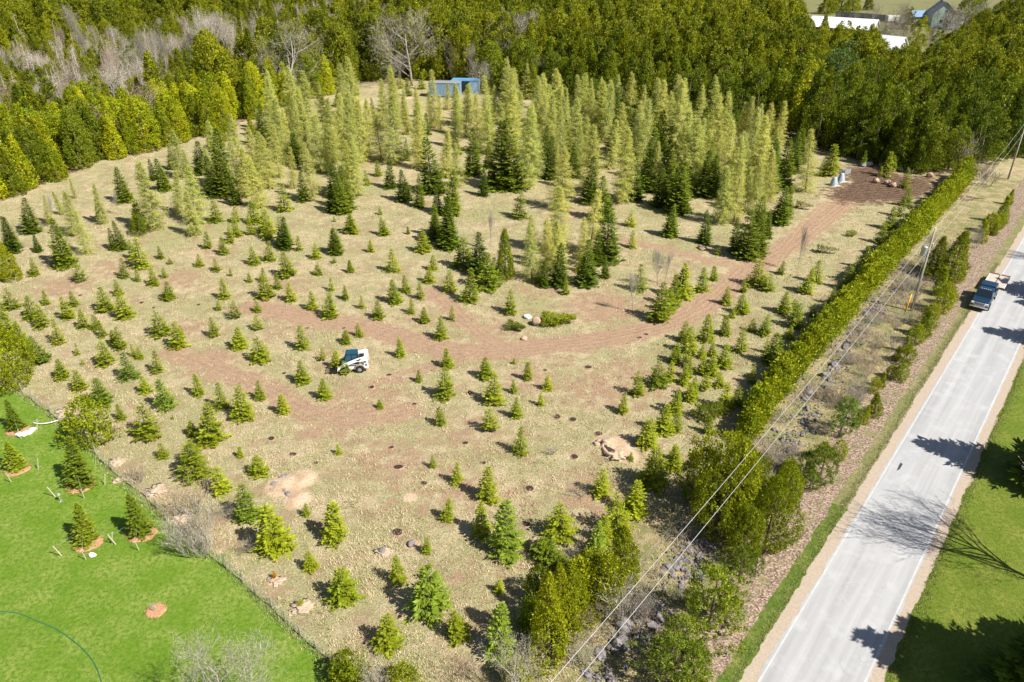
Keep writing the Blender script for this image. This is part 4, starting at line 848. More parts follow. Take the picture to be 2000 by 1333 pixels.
bares('bare_shrub', 'bare_shrub', 'leafless shrub', SG, 0, 866, [(770, 215, 110, 1.1, PINK, 'brownish'), (1080, 380, 170, 1.0, PINK, 'brownish'), (1130, 600, 300, .8), (1190, 250, 180, .9, PINK, 'brownish'), (1060, 620, 400, .85), (1130, 640, 480, .8), (1270, 420, 330, 1.2, DK, 'dark grey'), (1400, 600, 500, 1.2, DK, 'dark grey')], cat='shrub', lm='field')
bares('bare_shrub', 'bare_shrub', 'leafless shrub', SG, 650, 866, [(220, 1360, 1210, 1.1), (1640, 1000, 740, .8), (1560, 980, 870, 1.1), (1700, 990, 800, .7), (1380, 1250, 1090, 1.0), (1370, 300, 230, 1.3, DK, 'dark grey'), (1330, 640, 560, 1.4, DK, 'dark grey'), (1220, 60, 0, 1.2)], cat='shrub', lm='field')
bares('bare_shrub', 'bare_shrub', 'leafless roadside shrub', SG, 1300, 433, [(1350, 400, 270, 1.0), (1410, 380, 300, .9), (1320, 300, 200, 1.0, DK, 'dark grey'), (1270, 720, 620, 1.1), (1040, 1010, 880, .8), (980, 1000, 900, 1.3, PINK, 'brownish'), (1100, 870, 780, 1.2, PINK, 'brownish'), (1180, 800, 720, 1.2, PINK, 'brownish'), (920, 950, 880, 1.4), (1060, 700, 640, 1.4, DK, 'dark grey'), (1180, 580, 520, 1.4), (1000, 800, 730, 1.3), (1400, 560, 500, 1.3, PINK, 'brownish'), (1030, 1060, 830, .5), (860, 1180, 1100, 1.4, DK, 'dark grey'), (1720, 150, 20, .6), (1700, 130, 40, .8)], cat='shrub', lm='field')
bares('bare_poplar', 'bare_sapling', 'thin leafless sapling', 'thin leafless saplings', 1300, 433, [(732, 280, 8, .45, DK, 'dark grey')], lm='field')
bares('bare_poplar', 'bare_sapling', 'thin leafless sapling', 'thin leafless saplings', 650, 433, [(1670, 505, 250, .5), (1810, 360, 120, .8), (1850, 350, 150, .6), (878, 160, -90, .35), (1240, 200, -80, .4)], lm='field')
bares('bare_poplar', 'bare_sapling', 'thin leafless sapling', 'thin leafless saplings', 0, 0, [(300, 1280, 1060, .5), (660, 1200, 1050, .5)], lm='field')
bares('bare_maple', 'bare_tree', 'leafless lawn tree', 'leafless trees by the lawn', 0, 866, [(1270, 1640, 1070, .85, (.85, .85, .85), 'grey')], lm='field')
bares('bare_maple', 'bare_tree', 'leafless tree', 'leafless trees by the lawn', 650, 866, [(1080, 1450, 1050, .6, PALE, 'pale grey')], lm='field')

# ------------------------------------------------------------------ trees right of the road (they throw the shadows across it)
def from_shadow(u, v, h):      # foot of a tree of height h whose shadow ends at the photo pixel
    x, y = at(u, v); k = h / tan(SUN_EL); return x - SHADOW.x * k, y - SHADOW.y * k
RG = 'conifers on the lawn beside the road'
for u, v, h, wf in [(1652, 1232, 12.5, 1.0), (1712, 1262, 11, 1.0), (1780, 1214, 13.5, 1.15), (1850, 1236, 13, 1.2), (1760, 1305, 11, 1.2), (1900, 1290, 12, 1.3), (1935, 1215, 9, 1.3), (1795, 862, 12.5, 1.15), (1925, 640, 11, 1.1), (1948, 557, 11, 1.5), (1985, 590, 10, 1.2), (1850, 1330, 13, 1.3), (1915, 905, 9, 1.4)]:
    x, y = from_shadow(u, v, h); wf *= 1.1; plant('tall_spruce', 'lawn_spruce', x, y, h, wf, TONES['d'][0], 'dark green', 'lawn spruce', group=RG, lm='road')
cx_, cy_ = at(2012, 1372); plant('tall_spruce', 'lawn_spruce', cx_, cy_, 9.5, 1.5, (.6, .7, .8), 'dark green', 'lawn spruce', group=RG, lm='road')
for u, v, h, wf in [(1675, 1015, 16, 1.25), (1945, 488, 12, .8)]:
    x, y = from_shadow(u, v, h); plant('bare_poplar', 'bare_tree', x, y, h, wf, PALE, 'pale grey', 'leafless roadside tree', group='leafless trees by the road', lm='road', var=1)

# ------------------------------------------------------------------ helpers for made things
M['wood'] = plain('weathered_wood', (.42, .36, .29), .85, var=.25, scale=6)
M['pale_wood'] = plain('pale_wood', (.62, .55, .44), .8, var=.15, scale=6)
M['dark_wood'] = plain('dark_wood', (.12, .09, .07), .9, var=.2, scale=6)
M['galv'] = plain('galvanised_steel', (.55, .58, .60), .45, .6, var=.1)
M['wire'] = plain('bare_wire', (.62, .62, .62), .5, .5, var=.05)
M['black'] = plain('black_paint', (.018, .018, .02), .45, var=.2)
M['rubber'] = plain('tyre_rubber', (.03, .029, .028), .85, var=.3, scale=8)
M['white'] = plain('white_paint', (.80, .80, .79), .35, var=.06, coat=.3)
M['red'] = plain('red_paint', (.62, .05, .03), .4, var=.1)
M['navy'] = plain('navy_paint', (.008, .030, .068), .28, .0, var=.08, coat=.35)
M['silver'] = plain('silver_wheel_and_reflection', (.66, .68, .71), .28, .5, var=.06, coat=.3)  # for the truck wheels and the painted reflection along its sides
M['chrome'] = plain('chrome', (.75, .76, .78), .14, .95, var=.04)
M['glass'] = plain('dark_glass', (.012, .020, .028), .06, .0, var=.05, spec=.8)
M['cabglass'] = plain('tinted_cab_glass', (.012, .075, .12), .12, .0, var=.1, spec=.8)
M['lamp'] = plain('lamp_glass', (.80, .82, .82), .15, var=.05)
M['yellow'] = plain('yellow_plastic', (.80, .42, .02), .5, var=.05)
M['stone'] = plain('field_stone_rock', (.25, .225, .225), .9, var=.3, scale=2.5, c2=(.10, .09, .09))
M['pstone'] = plain('pale_stone', (.62, .57, .50), .9, var=.2, scale=2.5)
M['wstone'] = plain('white_stone', (.82, .78, .73), .8, var=.08)
M['burlap'] = plain('burlap_and_soil', (.46, .34, .24), .95, var=.2, scale=4, c2=(.34, .23, .16))
M['greyburlap'] = plain('grey_burlap', (.40, .40, .42), .95, var=.2, scale=4)
M['mulch'] = plain('bark_mulch', (.50, .29, .16), .95, var=.2, scale=11, c2=(.28, .15, .08))
M['dirt'] = plain('dug_dirt', (.50, .395, .29), .95, var=.2, scale=7, c2=(.34, .24, .16))
M['spoil'] = plain('brown_spoil', (.40, .27, .18), .95, var=.25, scale=4)
M['hole'] = plain('dark_soil', (.060, .035, .022), .95, var=.3, scale=3)  # even dark brown for the flat discs that mark the holes
M['hose'] = plain('green_hose', (.02, .16, .09), .5, var=.1)
M['sheetroof'] = plain('white_steel_roof', (.80, .81, .82), .4, .1, var=.05)
M['shedgrey'] = plain('grey_blue_siding', (.22, .34, .50), .5, .1, var=.12)
M['shedblue'] = plain('bright_blue_siding', (.13, .36, .66), .45, .1, var=.1)
M['shedpale'] = plain('pale_blue_siding', (.30, .46, .60), .5, .1, var=.1)
M['mint'] = plain('mint_siding', (.36, .54, .47), .7, var=.06)
M['slate'] = plain('slate_roof', (.16, .19, .24), .8, var=.15)
M['greywall'] = plain('grey_boards', (.30, .31, .33), .85, var=.15)
M['barnwall'] = plain('barn_boards', (.34, .30, .26), .9, var=.2)
DEG = pi / 180

# ------------------------------------------------------------------ fences
def post_fence(name, label, bases, hpost, r, mat, wires, cap=None):
    w = [Vector(p) for p in pts(bases)]; root = thing(name, label, 'fence', (w[0].x, w[0].y, 0))
    o0 = w[0]; tops = []
    for p in w:
        lean = Vector((R(-.06, .06), R(-.06, .06))); h = hpost * R(.88, 1.1); q = p - o0
        mb = MB(); mb.rod((q.x, q.y, -.1), (q.x + lean.x, q.y + lean.y, h), r, r * .85, 7); mb.build('post', mat, root); tops.append((q, lean, h))
    mb = MB()
    for k in wires:
        for (q, l, h), (q2, l2, h2) in zip(tops[:-1], tops[1:]):
            a = Vector((q.x + l.x * k, q.y + l.y * k, h * k)); c = Vector((q2.x + l2.x * k, q2.y + l2.y * k, h2 * k)); mb.rod(a, c, .006, None, 3, False)
    mb.build('wire_mesh', M['wire'], root); return root
post_fence('wire_fence', 'wire fence on leaning weathered posts between the green lawn and the tree field', [(45, 769), (64, 783), (80, 797), (99, 808), (115, 823), (132, 838), (148, 852), (180, 878), (189, 890), (205, 908), (219, 921), (259, 953), (286, 972), (307, 994), (326, 1019), (365, 1052), (404, 1082), (443, 1112), (475, 1138), (500, 1164), (531, 1187), (557, 1215), (588, 1243), (618, 1269), (650, 1294), (668, 1313)], 1.15, .055, M['wood'], (.15, .35, .55, .75, .95))
post_fence('hedge_fence', 'sagging wire fence on dark thin posts along the foot of the cedar hedge', [(1180, 1215), (1246, 1120), (1310, 1050), (1480, 850), (1505, 812), (1530, 788), (1552, 760), (1566, 738), (1587, 718), (1622, 680), (1655, 636), (1690, 592), (1720, 556), (1752, 518), (1790, 475)], 1.25, .05, M['dark_wood'], (.3, .6, .92))

# ------------------------------------------------------------------ utility poles and lines
pA = Vector(at(1780, 608)); LD = Vector((sin(38.0 * DEG), cos(38.0 * DEG))); LN = Vector((LD.y, -LD.x))
pB = pA + LD * 74; pC = pA - LD * 92
def pole(name, label, p, full):
    root = thing(name, label, 'utility pole', (p.x, p.y, 0), -38.0 * DEG)
    MB().rod((0, 0, -.2), (.12, 0, 11.2), .17, .10, 10).build('shaft', M['wood'], root, True)
    mb = MB(); mb.lathe([(.05, 0), (.10, .05), (.06, .12), (.10, .18), (.05, .26)], 10, (.12, 0, 11.2)); mb.build('top_insulator', M['white'], root, True)
    mb = MB(); mb.lathe([(.05, 0), (.09, .04), (.05, .14)], 10, (.30, 0, 9.3)); mb.rod((.1, 0, 9.35), (.32, 0, 9.35), .03); mb.build('side_insulator', M['white'], root, True)
    if full:
        t = MB(); t.lathe([(.30, 0), (.36, .06), (.36, 1.15), (.38, 1.2), (.30, 1.3), (.1, 1.34)], 18, (-.42, -.1, 7.6)); tr = t.build('transformer', M['galv'], root, True)
        b_ = MB(); b_.lathe([(.05, 0), (.09, .08), (.05, .16), (.08, .24), (.03, .32)], 9, (-.42, -.1, 8.92)); b_.build('bushing', M['white'], tr, True)
        MB().box((-.16, -.05, 8.2), (.3, .12, .1)).box((-.16, -.05, 7.9), (.3, .12, .1)).build('bracket', M['galv'], root)
        MB().box((.3, .05, 9.0), (.12, .12, .55)).rod((.05, .05, 9.1), (.3, .05, 9.1), .025).build('fuse_cutout', M['galv'], root)
        MB().rod((.02, -.17, .2), (.1, -.12, 8.6), .025, None, 5).build('ground_conduit', M['wire'], root)
        MB().box((.0, -.18, 2.5), (.22, .02, .16)).build('tag_plate', M['white'], root)
    return root
pole('utility_pole', 'weathered wooden utility pole carrying a grey transformer beside the hedge', pA, True)
pole('utility_pole', 'plain wooden utility pole at the right edge beyond the cedars', pB, False)
def line(label, za, off, sag=.7):
    segs = [(pC, pA), (pA, pB), (pB, pB + LD * 80)]; mb = MB()
    for a, c in segs:
        pl = []
        for i in range(13):
            t = i / 12; q = a.lerp(c, t) + LN * off; pl.append((q.x, q.y, za - sag * 4 * t * (1 - t)))
        mb.path(pl, .017, 5)
    o = mb.build('power_line', M['wire']); tag(o, label, 'power line'); return o
line('upper bare power line strung over the pole top along the hedge', 11.45, .12, .9)
line('lower power line hung on the pole side below the other wire', 9.45, .32, .6)
gx_, gy_ = at(1765, 617)
g = thing('guy_marker', 'slanting yellow guy wire marker tube at the foot of the utility pole', 'marker', (gx_, gy_, 0))
e = Vector((pA.x - gx_, pA.y - gy_, 9.0)); MB().rod((0, 0, 0), e, .012, None, 4).build('guy_wire', M['wire'], g)
dn = e.normalized(); MB().rod(dn * .5, dn * 2.9, .085, None, 10).build('yellow_guard', M['yellow'], g, True)

# ------------------------------------------------------------------ stone row under the lines
ROW = [(1752, 548), (1728, 582), (1700, 610), (1675, 645), (1655, 672), (1640, 700), (1625, 730), (1612, 755), (1590, 790), (1568, 825), (1545, 855), (1525, 885), (1440, 980), (1370, 1065), (1345, 1090), (1320, 1112), (1292, 1150), (1262, 1200), (1235, 1235), (1205, 1280), (1175, 1325), (1150, 1360)]
RWp = [Vector(p) for p in pts(ROW)]
stone_me = [with_mat(MB().blob((0, 0, .15), (.5, .42, .34), i, .55, 2, 1.5).mesh('field_stone'), M['stone']) for i in range(7)]
for i in range(230):
    k = random.random() * (len(RWp) - 1.001); a, c = RWp[int(k)], RWp[int(k) + 1]; p = a.lerp(c, k % 1) + LN * random.gauss(.2, .75)
    o = obj('field_stone', random.choice(stone_me)); s = random.choice([.4, .45, .5, .6, .7, .95]) * R(.8, 1.2); o.location = (p.x, p.y, -.02); o.scale = (s, s * R(.7, 1.1), s * R(.7, 1.1)); o.rotation_euler = (R(-.4, .4), R(-.4, .4), R(0, 6.3))
    tag(o, 'rough grey stone heaped in the long stone row below the power lines', 'stone', 'stones heaped in the row below the power lines')
mb = MB()
for i in range(1500):
    k = random.random() * (len(RWp) - 1.001); a, c = RWp[int(k)], RWp[int(k) + 1]; p = a.lerp(c, k % 1) + LN * random.gauss(.2, .85); s = R(.07, .2)
    vs = [(p.x + R(-1, 1) * s, p.y + R(-1, 1) * s, .03 + R(0, 1) * s * 1.4) for _ in range(5)]; mb.add(vs, [(0, 1, 2), (0, 2, 3), (0, 3, 4), (1, 2, 4), (2, 3, 4), (0, 1, 4)])
tag(mb.build('stone_rubble', M['stone']), 'small broken rubble lying between the larger stones of the row', 'rubble', kind='stuff')
for i in range(46):     # low leafless scrub along the strip
    q = road_pt(R(-4, 100), random.triangular(-13, -5.2, -8)); plant('bare_shrub', 'bare_shrub', q[0], q[1], R(.7, 1.9), R(.9, 1.6), random.choice([PINK, DK, (1, .95, .85)]), 'brown', 'leafless roadside shrub', 'shrub', SG, lm='field')
# tangled dead brush over the strip between hedge and road
nB = 24000; P = []; D = []; Ls = []; W = []; Nn = []; T = []
for i in range(nB):
    sdist = R(-8, 95); off = random.triangular(-13.2, -5.2, -9.5); p_ = road_pt(sdist, off)
    if noise.noise(Vector((p_[0] * .22, p_[1] * .22, 4))) < -.05: continue
    a = R(0, 6.28); P.append((p_[0], p_[1], R(0, .15))); D.append((cos(a), sin(a), R(.1, 1.4))); Ls.append(R(.4, 1.3)); W.append(R(.015, .04)); Nn.append((R(-1, 1), R(-1, 1), 1)); q = R(.55, 1.2); T.append((q, q * .9, q * .82))
tag(obj('dead_brush', leaf_mesh('dead_brush', P, D, Ls, W, Nn, T), M['twig']), 'tangled dead brown stems and brambles between the hedge and the road', 'brush', kind='stuff')
def rock(u, v, r, label, mat, name='boulder', z=.6, seed=0):
    x, y = at(u, v); o = MB().blob((0, 0, r * z * .5), (r, r * .8, r * z), seed + u, .4, 3, 1.1).build(name, mat, None, True); o.location = (x, y, -.03); o.rotation_euler[2] = R(0, 6); return tag(o, label, 'boulder')
rock(1580, 842 - 72, .55, 'single dark boulder apart from the stone row, beside the upper hedge fence', M['stone'])
rock(1630, 715, .6, 'blue-grey boulder at the left edge of the stone row', M['stone'])
rock(1219, 1224, .7, 'brown boulder below the two wires near the bottom bare shrubs', M['stone'])
rock(1030, 621, .55, 'white boulder on bare ground left of the felled spruce', M['wstone'])
rock(1024, 663, .45, 'small brown stone on the track edge below the felled spruce', M['burlap'])
rock(1371, 487, .7, 'pale stump-like lump of soil beside the track under tall spruces', M['burlap'])
rock(180, 1086, .28, 'small white stone at the foot of the lowest staked lawn spruce', M['wstone'])
for i, (u, v) in enumerate([(38, 851), (47, 850), (55, 847), (65, 842)]):
    rock(u, v, .36, ['white stone at the left end of the row under the lawn spruce', 'second white stone from the left under the lawn spruce', 'third white stone from the left under the lawn spruce', 'rightmost white stone of the row under the lawn spruce'][i], M['wstone'], 'white_stone', .7)
for i, (u, v, r) in enumerate([(553, 932, .35), (534, 947, .35), (555, 960, .3), (562, 966, .35), (566, 972, .25), (528, 958, .2)]):
    rock(u, v, r, ['blue-grey stone at the top of the pale sand patch', 'blue-grey stone on the left rim of the sand patch', 'small grey stone inside the pale sand patch', 'dark stone near the lower side of the sand patch', 'lowest small stone on the pale sand patch', 'tiny grey stone at the far left of the sand patch'][i], M['stone'], 'small_stone', .5)

# ------------------------------------------------------------------ dug planting holes with their spoil
HOLES = [(530, 857, .45), (572, 888, .45), (617, 905, .3), (778, 913, .55), (828, 945, .4), (1034, 955, .5), (776, 1040, .55), (1028, 1025, .45), (1122, 893, .5), (1088, 815, .55), (1119, 820, .45), (1169, 848, .5), (1149, 718, .5), (917, 767, .45), (909, 866, .35), (760, 733, .35), (726, 757, .4), (277, 592, .4), (388, 596, .35), (300, 602, .3), (157, 578, .35), (1065, 724, .3), (1290, 523, .4), (1262, 654, .35), (600, 642, .3), (672, 642, .3), (555, 730, .3), (810, 790, .3), (1250, 660, .3), (1550, 594, .4), (765, 875, .3), (945, 905, .3)]
for i, (u, v, r) in enumerate(HOLES):
    x, y = at(u, v); r *= .8; root = thing('planting_hole', None, 'hole', (x, y, 0), R(0, 6.28), 'freshly dug planting holes', (1, R(.75, 1), 1))
    mb = MB(); n = 18; vs = []; rings = [(1.35, .0), (1.12, .05), (.98, .04), (.90, .02)]
    for q, (k, z) in enumerate(rings):
        for j in range(n):
            a = 2 * pi * j / n; w = 1 + .22 * noise.noise(Vector((cos(a) * 1.5 + i * 5, sin(a) * 1.5, q * .3))); zz = z * (1 + .8 * cos(a)) if 0 < q < 3 else z
            vs.append((cos(a) * r * k * w, sin(a) * r * k * w, zz + (0.02 if q else -.03)))
    fs = [(q * n + j, q * n + (j + 1) % n, (q + 1) * n + (j + 1) % n, (q + 1) * n + j) for q in range(3) for j in range(n)]
    mb.add(vs, fs); mb.build('spoil_rim', M['spoil'], root, True)
    mb = MB(); mb.add([(cos(2 * pi * j / n) * r * .97, sin(2 * pi * j / n) * r * .97, .055) for j in range(n)], [tuple(range(n))]); o = mb.build('pit_floor', M['hole'], root)
    REG.append(dict(o=root, u=u, v=v, h=r, tone='dark', noun='dug hole', lm='field', kind='dug hole'))
for (u, v, sx, sy, h, label) in [(1207, 893, 1.0, .7, .5, 'pale heap of dug sand right of the open pit'), (1183, 868, .9, .65, .45, 'brown and pale heap of dug sand left of the open pit')]:
    x, y = at(u, v); mb = MB().blob((0, 0, 0), (sx, sy, h), u, .9, 4, 2.2); o = mb.build('sand_heap', M['dirt'], None, True); o.location = (x, y, -.05); tag(o, label, 'sand heap')
x, y = at(1196, 880); root = thing('open_pit', 'dark open pit dug between two heaps of pale sand', 'hole', (x, y, 0), .6)
MB().add([(cos(a) * (.55 + .1 * sin(3 * a)), sin(a) * 1.0, .16) for a in np.linspace(0, 6.2, 16)], [tuple(range(16))]).build('pit_floor', M['hole'], root)
MB().path([(cos(a) * .72, sin(a) * 1.15, .1) for a in np.linspace(0, 6.28, 22)], [.16 + .05 * sin(5 * a) for a in np.linspace(0, 6.28, 22)], 6).build('spoil_rim', M['dirt'], root, True)
for (u, v, sx, label) in [(128, 808, 1.1, 'round pale sand mound by the upper lawn fence'), (155, 830, .7, 'pinkish sand mound behind the yellow cedar bush'), (228, 903, .75, 'ring shaped pale sand mound beside the lawn fence'), (305, 960, .9, 'pale sand mound beside the fence above the bare shrub'), (352, 1015, .75, 'sand mound touching the bare grey shrub'), (538, 1136, .6, 'sand mound under the tiny orange seedling'), (592, 1186, .7, 'sand mound under the tiny yellow spruce'), (747, 1080, .6, 'pale sand mound with a grey stone cap'), (233, 939, .5, 'small pink mulch mound at the lawn edge by the fence')]:
    x, y = at(u, v); o = MB().blob((0, 0, 0), (sx, sx * .8, .15), u, 1.0, 4, 2.6).build('sand_mound', M['dirt'], None, True); o.location = (x, y, 0.0); tag(o, label, 'sand mound')
rock(747, 1078, .32, 'flat grey stone lying on a pale sand mound', M['stone'], 'flat_stone', .7); rock(803, 1064, .35, 'grey stone left of the small round spruce', M['stone'], 'flat_stone', .7)
x, y = at(537, 1130); o = plant('young_spruce', 'dying_seedling', x, y, .75, 1.1, (2.2, .72, .6), 'orange', 'dying seedling', lm='field')

# ------------------------------------------------------------------ lawn: staked spruces on mulch rings
def mulch(u, v, r, label, sy=.85):
    x, y = at(u, v); mb = MB(); n = 40; vs = [(0, 0, .10)]
    for k, z in ((.6, .10), (.9, .07), (1.0, .0)):
        for j in range(n):
            a = 2 * pi * j / n; w = 1 + .10 * noise.noise(Vector((cos(a) * 2 + u, sin(a) * 2, k))) + R(-.03, .03); vs.append((cos(a) * r * k * w, sin(a) * r * sy * k * w, z + R(-.02, .02) + .02))
    fs = [(0, 1 + j, 1 + (j + 1) % n) for j in range(n)] + [(1 + q * n + j, 1 + (q + 1) * n + j, 1 + (q + 1) * n + (j + 1) % n, 1 + q * n + (j + 1) % n) for q in range(2) for j in range(n)]
    mb.add(vs, fs)
    for i in range(260):
        a = R(0, 6.28); d = r * sqrt(random.random()) * 1.08; s = R(.04, .1); b_ = R(0, 3.14); px, py, pz = cos(a) * d, sin(a) * d * sy, .10
        mb.add([(px + cos(b_) * s, py + sin(b_) * s, pz), (px - sin(b_) * s * .3, py + cos(b_) * s * .3, pz + .03), (px - cos(b_) * s, py - sin(b_) * s, pz + R(0, .03))], [(0, 1, 2)])
    o = mb.build('mulch_ring', M['mulch']); o.location = (x, y, .02); return tag(o, label, 'mulch ring', 'bark mulch rings on the lawn')
LS = [(35, 850, 195, 'beside white stones', 1.5, 'g'), (33, 926, 195, 'at the left picture edge', 1.6, 'g'), (158, 958, 290, 'nearest the fence posts', 1.7, 'd'), (172, 1070, 245, 'lowest on the lawn', 1.6, 'g'), (277, 1052, 265, 'right of the lowest one, by the bare shrub', 1.6, 'd')]
for i, (u, v, zh, where, r, t) in enumerate(LS):
    hp = zh / K; c, tn = TONES[t]; x, y = at(u, v - 10); h = height_at(u, v - 10, v - hp); c = (c[0] * .8, c[1] * .85, c[2])
    lab = ['tallish staked lawn spruce beside the row of white stones', 'staked lawn spruce on mulch cut by the left picture edge', 'dark staked lawn spruce on mulch nearest the upper fence posts', 'lowest staked lawn spruce with a white stone at its mulch', 'dark staked lawn spruce beside the bare grey shrub'][i]
    o = plant('tall_spruce', 'staked_spruce', x, y, h, 1.02, (1.25 * c[0] + .2, 1.2 * c[1] + .15, 1), tn, 'lawn spruce', group='spruces staked on the lawn', lm='field'); o['label'] = lab; REG.pop()
    mulch(u, v - 8, r * .74, ['orange mulch under the lawn spruce with the white stones', 'orange mulch under the spruce at the left edge', 'orange mulch under the dark spruce nearest the fence', 'orange mulch under the lowest staked spruce', 'orange mulch under the dark spruce by the bare shrub'][i])
    for j in range(3):
        a = [-2.4, -1.1, .1][j] + R(-.2, .2); d = r * 1.25; lean = .35; bx, by = x + cos(a) * d, y + sin(a) * d
        st = thing('tree_stake', ['left pale stake', 'front pale stake', 'right pale stake'][j] + ' leaning at the ' + ['spruce with white stones', 'spruce at the left edge', 'dark spruce nearest the fence', 'lowest staked spruce', 'dark spruce by the bare shrub'][i], 'stake', (bx, by, 0), 0, 'stakes around the lawn spruces')
        MB().rod((0, 0, -.1), (cos(a) * lean, sin(a) * lean, 1.25), .045, .04, 6).build('stake_post', M['pale_wood'], st)
        MB().rod((cos(a) * lean * .8, sin(a) * lean * .8, 1.0), (-cos(a) * d, -sin(a) * d, 1.5), .008, None, 3, False).build('guy_line', M['wire'], st)
mulch(305, 1194, .72, 'lone orange mulch ring with a bare stick in the open lawn', .95)
x, y = at(304, 1196); sp_ = plant('bare_shrub', 'lawn_sapling', x, y, 1.2, .35, PALE, 'grey', 'tiny leafless sapling', lm='field'); sp_['label'] = 'tiny leafless sapling in the middle of the lone mulch ring'; sp_['category'] = 'sapling'; REG.pop()
def tube_on(name, label, cat, pl, r, mat, z=.05):
    w = pts(pl); q = []
    for i in range(len(w) - 1):
        p0, p1, p2, p3 = [Vector(w[max(0, min(len(w) - 1, i + k))]) for k in (-1, 0, 1, 2)]
        for t in (0, .25, .5, .75):
            q.append(.5 * ((2 * p1) + (p2 - p0) * t + (2 * p0 - 5 * p1 + 4 * p2 - p3) * t * t + (3 * p1 - p0 - 3 * p2 + p3) * t ** 3))
    q.append(Vector(w[-1])); o = MB().path([(p.x, p.y, z) for p in q], r, 6).build(name, mat, None, True); return tag(o, label, cat)
tube_on('garden_hose', 'green garden hose curving over the lower left lawn', 'hose', [(-20, 1193), (0, 1195), (35, 1199), (70, 1213), (112, 1231), (150, 1258), (175, 1283), (190, 1308), (200, 1340), (204, 1370)], .032, M['hose'])
tube_on('water_pipe', 'short white pipe from the lawn spruce to the fence', 'pipe', [(66, 830), (80, 832), (98, 830), (115, 825)], .05, M['white'], .25)
x, y = at(119, 980); o = thing('lawn_sprinkler', 'small grey sprinkler on a thin stand in the middle of the lawn', 'sprinkler', (x, y, 0))
MB().rod((0, 0, 0), (0, 0, .7), .03).rod((-.25, 0, .03), (.25, 0, .03), .025).rod((0, -.25, .03), (0, .25, .03), .025).build('stand', M['galv'], o); MB().lathe([(.1, .68), (.16, .72), (.12, .85), (.04, .9)], 10).build('sprinkler_head', M['galv'], o)

# ------------------------------------------------------------------ felled spruce with root ball, brush heaps
def lying(kind, name, u, v, h, az, label, ball=True, c=(1, 1, 1), wf=1.0, parts=True, ballmat='burlap', cat='felled tree', var=None):
    H, items = PR[kind]; tr, cr = items[var] if var is not None else random.choice(items); s = h / H; x, y = at(u, v)
    root = thing(name, label, cat, (x, y, 0)); rad = max(p.co.x for p in cr.vertices) * s * wf * .55
    rm = Matrix.Rotation(az, 4, 'Z') @ Matrix.Rotation(pi / 2 - .04, 4, 'Y')
    for nm, me in (('trunk', tr), ('crown', cr)):
        o = obj(nm, me, None, root); o.matrix_basis = Matrix.Translation((cos(az) * .3, sin(az) * .3, rad)) @ rm @ Matrix.Diagonal((s * wf * .75, s * wf, s, 1)); o.color = (*c, 1)
    if ball: MB().blob((-cos(az) * .25, -sin(az) * .25, .5), (.62, .62, .58), u, .3, 3).build('root_ball', M[ballmat], root, True)
    return root
lying('young_cedar', 'felled_spruce', 1052, 634, 4.2, .02, 'spruce lying on its side on bare ground with a wrapped root ball', True, (1.25, 1.2, .9), 1.15, var=2)
lying('young_cedar', 'brush_heap', 985, 640, 2.6, -.5, 'green heap of cut cedar brush left of the felled spruce', False, (.75, .85, 1), 1.1, cat='brush')
lying('young_spruce', 'brush_heap', 1590, 492, 3.2, -.3, 'dark cut branch lying on grass right of the thin bare sapling', False, (.6, .6, .8), .9, cat='brush')
lying('young_spruce', 'brush_heap', 1550, 405, 3.0, -.6, 'small brush pile at the grass edge below the larches', False, (.7, .65, .8), 1.1, cat='brush')
lying('young_cedar', 'brush_heap', 1650, 463, 1.6, .2, 'low green clump on open grass beside the hedge shade', False, (1, 1, .9), 1.2, cat='brush')
lying('young_spruce', 'brush_heap', 1360, 825, 3.5, .4, 'greyish cut brush lying between spruces left of the hedge', False, (.8, .85, 1.2), 1.2, cat='brush')
lying('tall_spruce', 'felled_spruce', 1052, 1075, 6, -1.0, 'drooping cut spruce with pale stump leaning on the cedars', True, (1.1, 1.1, 1), .8)
# mud yard: balled trees, cones, crate
for i, (u, v, lab, bm) in enumerate([(1741, 334, 'big pinkish root ball standing among the yard spruces', 'burlap'), (1710, 354, 'left root ball in the front row on the mud', 'burlap'), (1732, 358, 'middle root ball in the front row on the mud', 'burlap'), (1744, 363, 'right root ball in the front row on the mud', 'burlap'), (1815, 343, 'lone root ball at the far right of the mud yard', 'burlap'), (1685, 323, 'grey wrapped root ball at the back of the yard', 'greyburlap'), (1698, 322, 'second grey root ball at the back of the yard', 'greyburlap'), (1722, 322, 'root ball half hidden behind the yard spruces', 'burlap'), (1760, 332, 'root ball behind the right yard spruces', 'greyburlap'), (1777, 335, 'dark root ball in the shade of the forest edge', 'greyburlap')]):
    x, y = at(u, v + 3); root = thing('balled_tree', lab, 'root ball', (x, y, 0), R(0, 6), 'root balled trees in the muddy yard')
    MB().blob((0, 0, .42), (.6, .6, .52), i * 3 + 1, .35, 3).build('root_ball', M[bm], root, True)
    MB().rod((0, 0, .9), (.1, .05, 1.6 + .4 * (i % 3)), .06, .04, 6).build('trunk', M['bark'], root)
    if i in (0, 5, 7, 8, 9):
        tr, cr = random.choice(PR['young_spruce'][1]); o = obj('crown', cr, None, root); o.scale = (.7, .7, .75); o.location = (0, 0, .8); o.color = (.9, .95, .9, 1)
M['conegrey'] = plain('grey_cone_plastic', (.42, .50, .60), .45, .3, var=.1)
